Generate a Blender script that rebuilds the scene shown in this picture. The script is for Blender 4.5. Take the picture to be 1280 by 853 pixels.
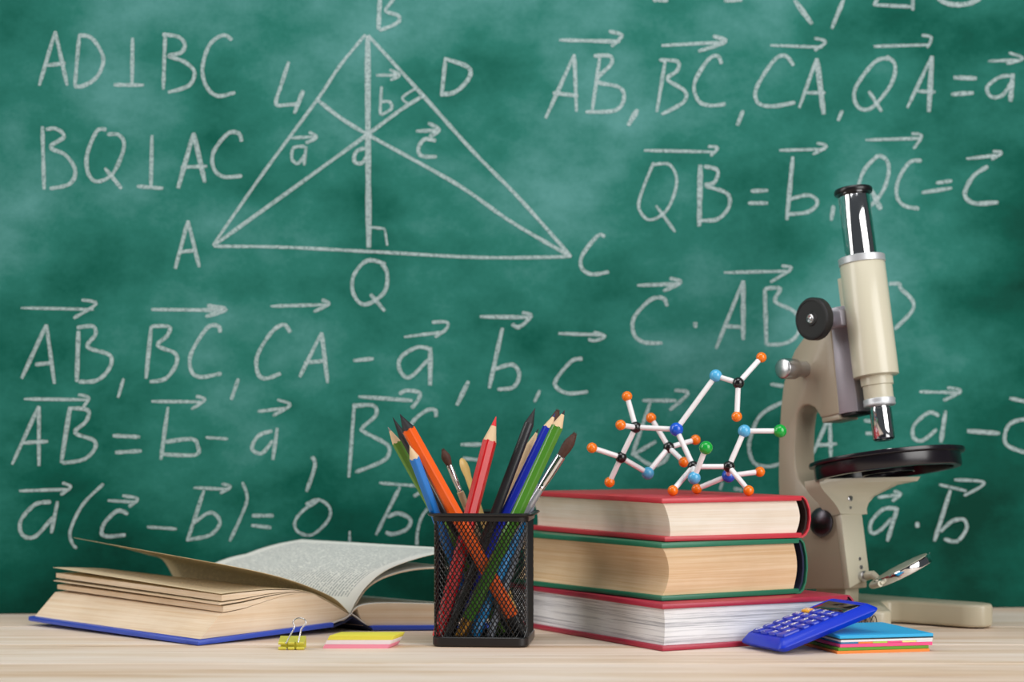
import bpy, bmesh, math, random
from mathutils import Vector, Matrix
from math import sin, cos, pi, radians
random.seed(7)
for o in list(bpy.data.objects): bpy.data.objects.remove(o)
SC = bpy.context.scene
COL = SC.collection

# ------------------------------------------------------------------ camera
F, YH, CH = 2500.0, 540.0, 0.159          # focal length in px, horizon row, eye height above the table
cd = bpy.data.cameras.new('camera'); cam = bpy.data.objects.new('camera', cd); COL.objects.link(cam)
cam.location = (0, 0, CH); cam.rotation_euler = (pi/2, 0, 0)
cd.sensor_width = 36; cd.lens = F/1280*36
cd.shift_y = (YH-426.5)/1280
cd.clip_start = 0.05
cd.dof.use_dof = True; cd.dof.focus_distance = 1.49; cd.dof.aperture_fstop = 5.6
SC.camera = cam
# ------------------------------------------------------------------ world, lamps, exposure
w = bpy.data.worlds.new('room_world'); SC.world = w; w.use_nodes = True
w.node_tree.nodes['Background'].inputs[0].default_value = (0.80, 0.88, 0.95, 1)
w.node_tree.nodes['Background'].inputs[1].default_value = 0.075
def area(name, loc, target, sx, sy, power, color=(1, 1, 1), spread=180):
    l = bpy.data.lights.new(name, 'AREA'); l.shape = 'RECTANGLE'; l.size = sx; l.size_y = sy
    l.energy = power; l.color = color; l.spread = radians(spread)
    o = bpy.data.objects.new(name, l); COL.objects.link(o); o.location = loc
    o.rotation_euler = (Vector(target)-Vector(loc)).to_track_quat('-Z', 'Y').to_euler()
    return o
area('softbox_right', (1.02, 0.54, 0.62), (0.12, 1.5, 0.1), 0.95, 1.25, 8.8, (1, 0.985, 0.96), 120)
area('softbox_left', (-0.95, 1.33, 0.72), (0.15, 1.45, 0.12), 0.45, 1.20, 3.0, (1, 0.97, 0.93), 110)
area('softbox_above', (0.06, 1.12, 1.35), (0.06, 1.45, 0.0), 0.9, 0.5, 6.9)
vs = SC.view_settings
vs.view_transform = 'Standard'; vs.look = 'None'; vs.gamma = 1; vs.use_curve_mapping = False
vs.exposure = 0.0

# ------------------------------------------------------------------ geometry from the photograph's frame
def P(px, py, Y): return Vector(((px-640)*Y/F, Y, CH-(py-YH)*Y/F))
def ray_plane(px, py, p0, n):
    d = Vector(((px-640)/F, 1, -(py-YH)/F)); o = Vector((0, 0, CH))
    return o+d*((Vector(p0)-o).dot(n)/d.dot(n))

# ------------------------------------------------------------------ materials
def lin(c):
    return tuple(((v/12.92) if v <= 0.04045 else ((v+0.055)/1.055)**2.4) for v in c)
def hexc(h): return lin(tuple(int(h[i:i+2], 16)/255 for i in (0, 2, 4)))
def newmat(name):
    m = bpy.data.materials.new(name); m.use_nodes = True; nt = m.node_tree
    return m, nt, nt.nodes, nt.links, nt.nodes['Principled BSDF']
def mat(name, col, rough=0.5, metal=0.0, var=0.06, scale=60, bump=0.0, coat=0.0, spec=0.5, stretch=(1, 1, 1), alpha=1):
    m, nt, N, L, b = newmat(name)
    c = hexc(col) if isinstance(col, str) else col
    tc = N.new('ShaderNodeTexCoord'); mp = N.new('ShaderNodeMapping'); mp.inputs['Scale'].default_value = stretch
    nz = N.new('ShaderNodeTexNoise'); nz.inputs['Scale'].default_value = scale; nz.inputs['Detail'].default_value = 5
    L.new(tc.outputs['Object'], mp.inputs[0]); L.new(mp.outputs[0], nz.inputs['Vector'])
    mx = N.new('ShaderNodeMix'); mx.data_type = 'RGBA'
    mx.inputs[6].default_value = (*[v*(1-var) for v in c], 1); mx.inputs[7].default_value = (*[min(1, v*(1+var)) for v in c], 1)
    L.new(nz.outputs[0], mx.inputs[0]); L.new(mx.outputs[2], b.inputs['Base Color'])
    b.inputs['Roughness'].default_value = rough; b.inputs['Metallic'].default_value = metal
    b.inputs['Coat Weight'].default_value = coat; b.inputs['Specular IOR Level'].default_value = spec
    if bump:
        bp = N.new('ShaderNodeBump'); bp.inputs['Strength'].default_value = bump; bp.inputs['Distance'].default_value = 0.0005
        L.new(nz.outputs[0], bp.inputs['Height']); L.new(bp.outputs[0], b.inputs['Normal'])
    return m
def ramp(N, stops):
    r = N.new('ShaderNodeValToRGB'); e = r.color_ramp.elements
    while len(e) < len(stops): e.new(0.5)
    for k, (p, c) in enumerate(stops): e[k].position = p; e[k].color = (*c, 1)
    return r
def board_material():
    m, nt, N, L, b = newmat('chalkboard_green')
    tc = N.new('ShaderNodeTexCoord')
    def noise(scale, stretch, detail=6, rough=0.6, loc=(0, 0, 0), rot=(0, 0, 0)):
        mp = N.new('ShaderNodeMapping'); mp.inputs['Scale'].default_value = stretch; mp.inputs['Location'].default_value = loc; mp.inputs['Rotation'].default_value = rot
        n = N.new('ShaderNodeTexNoise'); n.inputs['Scale'].default_value = scale; n.inputs['Detail'].default_value = detail; n.inputs['Roughness'].default_value = rough
        L.new(tc.outputs['Object'], mp.inputs[0]); L.new(mp.outputs[0], n.inputs['Vector']); return n
    big = noise(5.0, (1, 1, 1.3), 4, 0.55, (3, 1, 2.2))
    wipe = noise(11, (1, 1, 1.5), 7, 0.62, (0.3, 0, 0.7), (0, radians(55), 0))
    fine = noise(240, (1, 1, 1), 3, 0.7)
    a = N.new('ShaderNodeMath'); a.operation = 'MULTIPLY_ADD'; L.new(wipe.outputs[0], a.inputs[0]); a.inputs[1].default_value = 0.42; L.new(big.outputs[0], a.inputs[2])
    c = N.new('ShaderNodeMath'); c.operation = 'MULTIPLY_ADD'; L.new(fine.outputs[0], c.inputs[0]); c.inputs[1].default_value = 0.10; L.new(a.outputs[0], c.inputs[2])
    # chalk dust was wiped over the middle and top; lower strip and right end are cleaner, with dimmer light painted in too
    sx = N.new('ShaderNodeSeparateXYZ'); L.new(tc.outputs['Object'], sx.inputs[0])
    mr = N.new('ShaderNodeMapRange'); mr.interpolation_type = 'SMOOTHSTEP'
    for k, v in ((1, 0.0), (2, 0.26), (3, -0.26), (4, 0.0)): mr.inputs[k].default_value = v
    edge = noise(4.5, (1, 1, 1.8), 5, 0.6, (5, 2, 1))          # the wiped area and the painted dimming end in an uneven edge
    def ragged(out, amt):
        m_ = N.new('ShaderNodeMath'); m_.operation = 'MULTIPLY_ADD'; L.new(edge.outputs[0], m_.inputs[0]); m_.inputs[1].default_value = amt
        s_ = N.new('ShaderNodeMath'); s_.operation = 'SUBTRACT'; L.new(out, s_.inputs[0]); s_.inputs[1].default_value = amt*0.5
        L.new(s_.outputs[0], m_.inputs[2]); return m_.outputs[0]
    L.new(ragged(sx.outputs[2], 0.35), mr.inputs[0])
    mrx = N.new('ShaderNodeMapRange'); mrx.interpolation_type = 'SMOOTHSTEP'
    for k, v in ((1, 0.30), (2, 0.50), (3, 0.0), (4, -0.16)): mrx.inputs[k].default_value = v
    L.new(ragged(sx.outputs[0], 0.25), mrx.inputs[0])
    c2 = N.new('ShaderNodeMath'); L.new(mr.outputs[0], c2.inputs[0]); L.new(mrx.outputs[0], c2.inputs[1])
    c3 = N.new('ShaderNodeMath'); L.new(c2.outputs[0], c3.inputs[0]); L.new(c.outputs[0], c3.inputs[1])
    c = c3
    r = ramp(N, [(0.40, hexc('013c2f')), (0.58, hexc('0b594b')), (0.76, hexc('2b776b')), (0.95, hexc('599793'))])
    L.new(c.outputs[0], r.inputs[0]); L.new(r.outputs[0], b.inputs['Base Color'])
    b.inputs['Roughness'].default_value = 0.7; b.inputs['Specular IOR Level'].default_value = 0.10
    return m
def chalk_material():
    m, nt, N, L, b = newmat('chalk')
    tc = N.new('ShaderNodeTexCoord')
    n = N.new('ShaderNodeTexNoise'); n.inputs['Scale'].default_value = 420; n.inputs['Detail'].default_value = 4; n.inputs['Roughness'].default_value = 0.8
    L.new(tc.outputs['Object'], n.inputs['Vector'])
    r = ramp(N, [(0.34, (0.26, 0.26, 0.26)), (0.64, (0.76, 0.76, 0.76))]); L.new(n.outputs[0], r.inputs[0])
    L.new(r.outputs[0], b.inputs['Alpha'])
    b.inputs['Base Color'].default_value = (*hexc('cfe0e2'), 1); b.inputs['Roughness'].default_value = 0.95; b.inputs['Specular IOR Level'].default_value = 0.1
    return m
def wood_material():
    m, nt, N, L, b = newmat('pale_pine')
    tc = N.new('ShaderNodeTexCoord'); oi = N.new('ShaderNodeObjectInfo')
    off = N.new('ShaderNodeVectorMath'); off.operation = 'MULTIPLY_ADD'
    cb = N.new('ShaderNodeCombineXYZ')
    for k in range(3): L.new(oi.outputs['Random'], cb.inputs[k])
    L.new(cb.outputs[0], off.inputs[0]); off.inputs[1].default_value = (7, 5, 3); L.new(tc.outputs['Object'], off.inputs[2])
    def nz(scale, st, det, ro=0.6, dist=0.0):
        mp = N.new('ShaderNodeMapping'); mp.inputs['Scale'].default_value = st; L.new(off.outputs[0], mp.inputs[0])
        n = N.new('ShaderNodeTexNoise'); n.inputs['Scale'].default_value = scale; n.inputs['Detail'].default_value = det; n.inputs['Roughness'].default_value = ro; n.inputs['Distortion'].default_value = dist
        L.new(mp.outputs[0], n.inputs['Vector']); return n
    g1 = nz(5, (0.5, 6, 1), 6, 0.6, 1.6); g2 = nz(9, (0.45, 30, 1), 4, 0.6, 1.0); g3 = nz(3.2, (1, 3, 1), 2)
    base = ramp(N, [(0.26, hexc('d2b08a')), (0.44, hexc('e7d3c0')), (0.62, hexc('f1e1d5'))]); L.new(g1.outputs[0], base.inputs[0])
    streak = ramp(N, [(0.31, hexc('a87c54')), (0.37, (1, 1, 1))]); L.new(g2.outputs[0], streak.inputs[0])
    mx = N.new('ShaderNodeMix'); mx.data_type = 'RGBA'; mx.blend_type = 'MULTIPLY'; mx.inputs[0].default_value = 0.55
    L.new(base.outputs[0], mx.inputs[6]); L.new(streak.outputs[0], mx.inputs[7])
    mz = N.new('ShaderNodeMix'); mz.data_type = 'RGBA'; mz.blend_type = 'MULTIPLY'; mz.inputs[0].default_value = 0.5
    tone = ramp(N, [(0.35, hexc('ecd9c6')), (0.6, (1, 1, 1))]); L.new(g3.outputs[0], tone.inputs[0])
    L.new(mx.outputs[2], mz.inputs[6]); L.new(tone.outputs[0], mz.inputs[7]); L.new(mz.outputs[2], b.inputs['Base Color'])
    b.inputs['Roughness'].default_value = 0.55; b.inputs['Specular IOR Level'].default_value = 0.3
    bp = N.new('ShaderNodeBump'); bp.inputs['Strength'].default_value = 0.15; bp.inputs['Distance'].default_value = 0.0006
    L.new(g2.outputs[0], bp.inputs['Height']); L.new(bp.outputs[0], b.inputs['Normal'])
    return m
def pages_material(name, c1, c2, scale=900, contrast=(0.35, 0.6), lines=0.0):
    """edge of a paper block: fine layers stacked in z"""
    m, nt, N, L, b = newmat(name)
    tc = N.new('ShaderNodeTexCoord'); mp = N.new('ShaderNodeMapping'); mp.inputs['Scale'].default_value = (0.012, 0.012, 1)
    L.new(tc.outputs['Object'], mp.inputs[0])
    n = N.new('ShaderNodeTexNoise'); n.inputs['Scale'].default_value = scale; n.inputs['Detail'].default_value = 5; n.inputs['Roughness'].default_value = 0.75
    L.new(mp.outputs[0], n.inputs['Vector'])
    r = ramp(N, [(contrast[0], hexc(c1)), (contrast[1], hexc(c2))]); L.new(n.outputs[0], r.inputs[0])
    n2 = N.new('ShaderNodeTexNoise'); n2.inputs['Scale'].default_value = 25; n2.inputs['Detail'].default_value = 3; L.new(tc.outputs['Object'], n2.inputs['Vector'])
    r2 = ramp(N, [(0.3, (0.9, 0.88, 0.85)), (0.65, (1, 1, 1))]); L.new(n2.outputs[0], r2.inputs[0])
    mx = N.new('ShaderNodeMix'); mx.data_type = 'RGBA'; mx.blend_type = 'MULTIPLY'; mx.inputs[0].default_value = 1
    L.new(r.outputs[0], mx.inputs[6]); L.new(r2.outputs[0], mx.inputs[7]); L.new(mx.outputs[2], b.inputs['Base Color'])
    b.inputs['Roughness'].default_value = 0.85; b.inputs['Specular IOR Level'].default_value = 0.15
    bp = N.new('ShaderNodeBump'); bp.inputs['Strength'].default_value = 0.35; bp.inputs['Distance'].default_value = 0.0004
    L.new(n.outputs[0], bp.inputs['Height']); L.new(bp.outputs[0], b.inputs['Normal'])
    return m
def text_page_material(name, paper, ink, ua=(0.12, 0.9), va=(0.06, 0.94), rows=46, trans=0.3):
    """printed page: rows of word-like dashes, from the page's own UV map"""
    m, nt, N, L, b = newmat(name)
    uv = N.new('ShaderNodeUVMap'); sp = N.new('ShaderNodeSeparateXYZ'); L.new(uv.outputs[0], sp.inputs[0])
    def M(op, a, c=None, d=None):
        x = N.new('ShaderNodeMath'); x.operation = op
        for k, v in enumerate((a, c, d)):
            if v is None: continue
            if isinstance(v, (int, float)): x.inputs[k].default_value = v
            else: L.new(v, x.inputs[k])
        return x.outputs[0]
    U, V = sp.outputs[0], sp.outputs[1]
    line = M('MULTIPLY', V, rows); fr = M('FRACT', line); row = M('FLOOR', line)
    inline = M('MULTIPLY', M('GREATER_THAN', fr, 0.30), M('LESS_THAN', fr, 0.80))
    cb = N.new('ShaderNodeCombineXYZ'); L.new(M('MULTIPLY', U, 90), cb.inputs[0]); L.new(M('MULTIPLY', row, 7.3), cb.inputs[1])
    wn = N.new('ShaderNodeTexNoise'); wn.inputs['Scale'].default_value = 1.0; wn.inputs['Detail'].default_value = 3; L.new(cb.outputs[0], wn.inputs['Vector'])
    word = M('GREATER_THAN', wn.outputs[0], 0.43)
    inu = M('MULTIPLY', M('GREATER_THAN', U, ua[0]), M('LESS_THAN', U, ua[1]))
    inv = M('MULTIPLY', M('GREATER_THAN', V, va[0]), M('LESS_THAN', V, va[1]))
    fac = M('MULTIPLY', M('MULTIPLY', inline, word), M('MULTIPLY', inu, inv)); fac = M('MULTIPLY', fac, 0.55)
    mx = N.new('ShaderNodeMix'); mx.data_type = 'RGBA'; mx.inputs[6].default_value = (*hexc(paper), 1); mx.inputs[7].default_value = (*hexc(ink), 1)
    L.new(fac, mx.inputs[0]); L.new(mx.outputs[2], b.inputs['Base Color']); b.inputs['Roughness'].default_value = 0.8; b.inputs['Specular IOR Level'].default_value = 0.2
    tr = N.new('ShaderNodeBsdfTranslucent'); L.new(mx.outputs[2], tr.inputs[0]); ms = N.new('ShaderNodeMixShader'); ms.inputs[0].default_value = trans
    L.new(b.outputs[0], ms.inputs[1]); L.new(tr.outputs[0], ms.inputs[2]); L.new(ms.outputs[0], N['Material Output'].inputs[0])
    return m
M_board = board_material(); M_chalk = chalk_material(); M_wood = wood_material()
M_wall = mat('painted_wall', 'c9c7c0', 0.8, scale=20); M_floor = mat('grey_floor', '8d8880', 0.6, scale=8)
M_cream = mat('cream_enamel', 'd2ccb6', 0.32, var=0.03, scale=30, coat=0.25)
M_armc = mat('beige_enamel', 'ac9f8a', 0.38, var=0.04, scale=25, coat=0.15)
M_basec = mat('base_enamel', 'b8af98', 0.4, var=0.04, scale=40, coat=0.15)
M_chrome = mat('chrome', 'e8e8ea', 0.07, 1.0, var=0.01)
M_satin = mat('satin_metal', 'c9c9cc', 0.28, 1.0, var=0.05, scale=200)
M_dchrome = mat('dark_chrome', '57545a', 0.34, 1.0, var=0.05)
M_alu = mat('pale_aluminium', 'd4d6da', 0.45, 0.6, var=0.05, scale=150)
M_rail = mat('lilac_grey_metal', 'a7a2ab', 0.4, 0.35, var=0.04)
M_blackp = mat('black_plastic', '151316', 0.3, var=0.1)
M_blackm = mat('black_rubber', '121113', 0.55, var=0.1)
M_stage = mat('black_bakelite', '17131a', 0.22, var=0.1, spec=0.6)
M_wire = mat('black_wire', '0d0c0d', 0.35, var=0.1, spec=0.5)
M_mirror = mat('mirror_glass', 'dfe4e6', 0.03, 1.0, var=0.0)

# ------------------------------------------------------------------ helpers
ROOTLOC = {}
def finish(bm, name, m, root=None, smooth=35, kind=None, label=None):
    bmesh.ops.recalc_face_normals(bm, faces=bm.faces)
    base = ROOTLOC[root.name] if root is not None and root.name in ROOTLOC else Vector((0, 0, 0))
    bmesh.ops.translate(bm, verts=bm.verts, vec=-base)
    me = bpy.data.meshes.new(name); 
    for e in bm.edges:
        if len(e.link_faces) == 2 and e.calc_face_angle(0) > radians(smooth): e.smooth = False
    for f in bm.faces: f.smooth = True
    bm.to_mesh(me); bm.free()
    o = bpy.data.objects.new(name, me); COL.objects.link(o)
    ms = m if isinstance(m, (list, tuple)) else [m]
    for k in ms: me.materials.append(k)
    if root is not None:
        o.parent = root
        ROOTLOC[o.name] = base.copy()
    if kind: o['kind'] = kind
    if label: o['label'] = label
    return o
def thing(name, label, cat, loc, group=None):
    o = bpy.data.objects.new(name, None); COL.objects.link(o); o.location = loc; o.empty_display_size = 0.02
    o['label'] = label; o['category'] = cat
    if group: o['group'] = group
    ROOTLOC[o.name] = Vector(loc)
    return o
def mesh_thing(bm, name, m, label, cat, loc, group=None, smooth=35):
    """single-mesh thing whose origin sits at its base"""
    bmesh.ops.translate(bm, verts=bm.verts, vec=-Vector(loc))
    o = finish(bm, name, m, None, smooth); o.location = loc
    o['label'] = label; o['category'] = cat
    if group: o['group'] = group
    return o
def basis(axis, up=Vector((0, 0, 1))):
    z = Vector(axis).normalized(); x = Vector(up).cross(z)
    if x.length < 1e-4: x = Vector((1, 0, 0)).cross(z)
    x.normalize(); return x, z.cross(x), z
def add_ring_surface(bm, rings, close=True, cap=True, mi=0):
    vs_ = [[bm.verts.new(p) for p in r] for r in rings]; n = len(vs_[0]); fs = []
    for a, b in zip(vs_, vs_[1:]):
        for k in range(n if close else n-1):
            fs.append(bm.faces.new((a[k], a[(k+1) % n], b[(k+1) % n], b[k])))
    if cap and close:
        fs.append(bm.faces.new(vs_[0][::-1])); fs.append(bm.faces.new(vs_[-1]))
    for f in fs: f.material_index = mi
    return vs_
def lathe(bm, o, axis, prof, seg=32, mi=0, up=Vector((0, 0, 1)), cap=True, phase=0):
    """prof: list of (radius, distance along axis)"""
    x, y, z = basis(axis, up)
    rings = [[Vector(o)+z*h+(x*cos(2*pi*k/seg+phase)+y*sin(2*pi*k/seg+phase))*max(r, 1e-5) for k in range(seg)] for r, h in prof]
    add_ring_surface(bm, rings, cap=cap, mi=mi)
def tube(bm, pts, r, seg=8, mi=0, cap=True):
    pts = [Vector(p) for p in pts]; rings = []; px = None
    for i, p in enumerate(pts):
        t = (pts[min(i+1, len(pts)-1)]-pts[max(i-1, 0)]).normalized()
        if px is None: x, y, _ = basis(t, Vector((0.12, 0.3, 1)))
        else:
            x = (px-t*px.dot(t)); x.normalize(); y = t.cross(x)
        px = x; rr = r[i] if isinstance(r, (list, tuple)) else r
        rings.append([p+(x*cos(2*pi*k/seg)+y*sin(2*pi*k/seg))*rr for k in range(seg)])
    add_ring_surface(bm, rings, cap=cap, mi=mi)
def prism(bm, poly, f0, f1, bevel=0.0, mi=0, seg=2):
    """poly: 2D list, f0/f1 map (u,v)->3D for the two ends"""
    tmp = bmesh.new()
    a = [tmp.verts.new(f0(*p)) for p in poly]; b = [tmp.verts.new(f1(*p)) for p in poly]; n = len(poly)
    tmp.faces.new(a[::-1]); tmp.faces.new(b)
    for k in range(n): tmp.faces.new((a[k], a[(k+1) % n], b[(k+1) % n], b[k]))
    bmesh.ops.recalc_face_normals(tmp, faces=tmp.faces)
    if bevel: 
        es = [e for e in tmp.edges if e.calc_face_angle(0) > 0.5]
        bmesh.ops.bevel(tmp, geom=es, offset=bevel, segments=seg, profile=0.5, affect='EDGES', clamp_overlap=True)
    for f in tmp.faces: f.material_index = mi
    me = bpy.data.meshes.new('t'); tmp.to_mesh(me); tmp.free(); n0 = len(bm.faces); bm.from_mesh(me); bpy.data.meshes.remove(me)
    bm.faces.ensure_lookup_table()
    for f in bm.faces[n0:]: f.material_index = mi
def box(bm, o, ex, ey, ez, x0, x1, y0, y1, z0, z1, bevel=0.0, mi=0, seg=2):
    o = Vector(o); ex = Vector(ex); ey = Vector(ey); ez = Vector(ez)
    poly = [(x0, y0), (x1, y0), (x1, y1), (x0, y1)]
    prism(bm, poly, lambda u, v: o+ex*u+ey*v+ez*z0, lambda u, v: o+ex*u+ey*v+ez*z1, bevel, mi, seg)
X, Y_, Z = Vector((1, 0, 0)), Vector((0, 1, 0)), Vector((0, 0, 1))
def rrect(w0, w1, h0, h1, r, n=5):
    pts = []
    for cx, cy, a0 in ((w1-r, h1-r, 0), (w0+r, h1-r, pi/2), (w0+r, h0+r, pi), (w1-r, h0+r, 1.5*pi)):
        for k in range(n+1):
            a = a0+pi/2*k/n; pts.append((cx+r*cos(a), cy+r*sin(a)))
    return pts

# ------------------------------------------------------------------ setting: floor, wall, table, board
def struct(bm, name, m):
    o = finish(bm, name, m); o['kind'] = 'structure'; return o
bm = bmesh.new(); box(bm, (0, 0, -0.76), X, Y_, Z, -2.2, 2.2, -1.2, 2.1, -0.05, 0); struct(bm, 'floor', M_floor)
BA = math.atan(0.0704)                                   # the board's turn against the camera plane
BX = Vector((cos(BA), sin(BA), 0)); BN = Vector((sin(BA), -cos(BA), 0)); BO = Vector((0, 1.7744, 0))
bm = bmesh.new(); box(bm, BO, BX, -BN, Z, -2.2, 2.2, 0.022, 0.10, -0.76, 1.9); struct(bm, 'wall_back', M_wall)

table = thing('table', 'pale pine plank table under all the books and school things', 'table', (0, 1.3, -0.76))
edges = [0.86, 1.035, 1.1935, 1.37, 1.49, 1.63, 1.73]
tabx = (-0.85, 0.85)
for a, b in zip(edges, edges[1:]):
    bm = bmesh.new(); g = 0.0007
    y0, y1 = (b-g, b-g) if b != edges[-1] else (1.7744-0.0704*0.85+0.016, 1.7744+0.0704*0.85+0.016)
    prism(bm, [(tabx[0], a+g), (tabx[1], a+g), (tabx[1], y1), (tabx[0], y0)], lambda u, v: Vector((u, v, -0.026)), lambda u, v: Vector((u, v, 0)), 0.0010, seg=1)
    o = finish(bm, 'plank', M_wood, table)
for x in (-0.78, 0.78):
    for y in (0.92, 1.64):
        bm = bmesh.new(); box(bm, (x, y, 0), X, Y_, Z, -0.03, 0.03, -0.03, 0.03, -0.76, -0.0262, bevel=0.003); finish(bm, 'leg', M_wood, table)

board = thing('chalkboard', 'green chalkboard covered with a triangle drawing and vector formulas in white chalk', 'chalkboard', tuple(BO))
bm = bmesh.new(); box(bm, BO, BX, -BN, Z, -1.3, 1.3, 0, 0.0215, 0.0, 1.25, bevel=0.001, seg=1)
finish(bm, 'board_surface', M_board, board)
def catmull(pts, n=5):
    if len(pts) < 3: return pts
    out = []; q = [pts[0]]+list(pts)+[pts[-1]]
    for i in range(1, len(q)-2):
        p0, p1, p2, p3 = q[i-1:i+3]
        for k in range(n):
            t = k/n; out.append(tuple(0.5*((2*p1[j])+(-p0[j]+p2[j])*t+(2*p0[j]-5*p1[j]+4*p2[j]-p3[j])*t*t+(-p0[j]+3*p1[j]-3*p2[j]+p3[j])*t**3) for j in (0, 1)))
    out.append(tuple(pts[-1])); return out
rg = random.Random(3); chalk_layer = [0]
def chalk(name, strokes, width=6.0):
    bm = bmesh.new()
    for s in strokes:
        wd = width
        if isinstance(s, tuple): wd, s = s
        pts = [(s[i], s[i+1]) for i in range(0, len(s), 2)]
        pts = catmull(pts, 6) if len(pts) > 2 else [(pts[0][0]+(pts[1][0]-pts[0][0])*k/6, pts[0][1]+(pts[1][1]-pts[0][1])*k/6) for k in range(7)]
        chalk_layer[0] += 1
        lift = 0.0003+0.00001*(chalk_layer[0] % 40)
        W = [ray_plane(a, b, BO+BN*lift, BN) for a, b in pts]
        half = wd*0.79*1.77/F/2; L_, R_ = [], []
        n = len(W)
        for i in range(n):
            t = (W[min(i+1, n-1)]-W[max(i-1, 0)]).normalized(); nn = t.cross(BN)
            h = half*rg.uniform(0.82, 1.12)
            if i in (0, n-1): h *= 0.7
            L_.append(bm.verts.new(W[i]+nn*h)); R_.append(bm.verts.new(W[i]-nn*h*1.0))
        for i in range(n-1): bm.faces.new((L_[i], L_[i+1], R_[i+1], R_[i]))
    o = finish(bm, name, M_chalk, board)
    return o
def arrow(x0, y0, x1, y1, *head, w=5): return chalk('chalk_arrow', [[x0, y0, x1, y1], list(head)], w)
CL = 'chalk_letter'; CM = 'chalk_mark'
# upper left: AD | BC, BQ | AC
chalk(CL, [[49,107, 69,39], [69,39, 84,107], [57,82, 82,79]])
chalk(CL, [[99,44, 93.5,108], [98,44, 115,48, 129,72, 122,95, 105,107, 93,108]])
chalk(CM, [[165.7,47, 165,107], [142,106, 180,106.5]])
chalk(CL, [[206.5,43, 204,112], [203,43, 223,46, 231,56, 226,66, 211,70, 230,77, 243,90, 236,107, 210,115.5]])
chalk(CL, [[290,50, 279,44, 262,56, 253,85, 258,108, 272,120, 294,115.5]])
chalk(CL, [[53,158, 55,237], [57,162, 70,161, 80,171, 63,184, 82,194, 94,213, 87,230, 62,236]])
chalk(CL, [[133,162, 121,164, 109,193, 110,216, 121,227, 141,217, 155,184, 149,169, 134,168], [131,210, 152,236]])
chalk(CM, [[190,169, 188.5,235], [171,233, 204,235.5]])
chalk(CL, [(7, [222.5,235.5, 242,166]), (7, [242,166, 256,228]), [226,209, 259,208]])
chalk(CL, [[302,177, 298.5,167, 285,167, 267,190, 267,210, 279,221, 302.5,220]])
chalk(CL, [[361,77, 351,108], [351,108, 345,130, 360,131, 374,130], (7, [379,113, 368,142])])
# triangle
TL = 'chalk_line'
chalk(TL, [[266,307, 330,215, 397,124, 425,82, 457,43]], 5)
chalk(TL, [[460,44, 531,122, 590,188, 650,249, 714,321]], 6)
chalk(TL, [[267,308, 350,309, 470,315, 600,322, 714,321]], 5)
chalk(TL, [[459.6,44.5, 460,180, 461,309.5]], 9)
chalk(TL, [[267,307, 370,233, 461,167, 500,138, 530,119]], 6)
chalk(TL, [[714,321, 640,278, 580,236, 530,207, 461,169, 425,147, 397,125]], 6)
chalk(CM, [[521,110, 503,122, 512,131]], 4); chalk(CM, [[462,284, 481,286], [481,286, 484,307]], 4)
chalk(CL, [(7, [475,-4, 473,37]), [476,-8, 492,-3, 482,13, 497,19, 499,26, 490,32, 474,38]])
chalk(CL, [[557,73, 552,119], [555,73, 585,84, 586,98, 569,115, 550,118]], 7)
arrow(362.5,172.5, 394,171, 386,165, 396,171.5, 382,179)
chalk(CL, [[381,183, 367,185, 365,199, 373,204, 382,192], [382.7,183, 380,207]], 5)
arrow(470,94, 498,94, 487,87, 499,94, 488,100)
chalk(CL, [[477,108, 475,144], [476,127, 487,127.5, 489,136, 476,144]], 5)
chalk(CL, [[456,185, 445,190, 443,202, 452,204, 459,195]], 6)
arrow(520,164, 549,163, 535,154, 549,162, 537,171, w=6)
chalk(CL, [[545,176, 531,174, 523,185, 527,195, 546,196]], 6)
chalk(CL, [[756,296, 747,295, 728,319, 727,335, 740,343, 761,340]], 6)
chalk(CL, [[482,330, 459,326, 442,345, 442,368, 456,381, 480,366, 484,342, 477,330], [463,368, 481,389]], 6)
chalk(CL, [[219,336, 235,276], [235,276, 249,334], [224,315, 246,313]], 6)
# upper right
chalk(CM, [[816,0, 835,1]], 6); chalk(CM, [[905,1, 928,0]], 6); chalk(CM, [[993,0, 1015,30]], 8); chalk(CM, [[1055,-2, 1039.6,36]], 7)
chalk(CM, [[1098,-4, 1092,7], [1092,6, 1141,8.5], [1141,-3, 1141,13]], 6); chalk(CM, [[1172,-2, 1187,5, 1208,5, 1226,-2]], 8)
arrow(699,50, 775,52, 761,39, 776,43, 775,48, 764,58, w=6)
chalk(CL, [[682,148, 718,68], [718,68, 720.5,139.5], [691,116, 723,120]])
chalk(CL, [[750,70, 740,140], [742,70, 762,70, 764,80, 746,101, 774,109, 780,123, 769,138, 732,140]])
chalk(CM, [[797,137, 785,157]], 8)
arrow(827,57, 905,52.5, 891,45, 907,52, 873,64, w=6)
chalk(CL, [[832,73, 821,140], [824,75, 847,77, 846,89, 834,99, 856,114, 854,128, 827,143]])
chalk(CL, [[902,80, 897,70, 885,75, 868,104, 873,126, 888,132, 907,130]])
chalk(CM, [[929,138, 921.5,157]], 7)
arrow(963,56.7, 1028,59, 1018,47.5, 1032,52.5, 1018,63)
chalk(CL, [[992,82, 982,70, 968,75, 946,109, 947,128, 965,133, 994,128]])
chalk(CL, [[999,135, 1021,73], (9, [1021,73, 1029.6,143]), [1009,116, 1032,116]])
chalk(CM, [[1053,138, 1047.5,151]], 6)
arrow(1092,58, 1163,56, 1152,44, 1164,47, 1159,60)
chalk(CL, [[1113,73, 1093.5,77.5, 1069,111, 1072,133, 1089,135, 1113,107, 1119,82, 1108,70], [1086,114, 1102,139.5]])
chalk(CL, [[1134,135, 1165,70], (8, [1165,70, 1161,140]), [1147,114, 1169,115]])
chalk(CM, [[1192,97, 1221,98], [1189,118, 1217,116]], 7)
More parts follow.
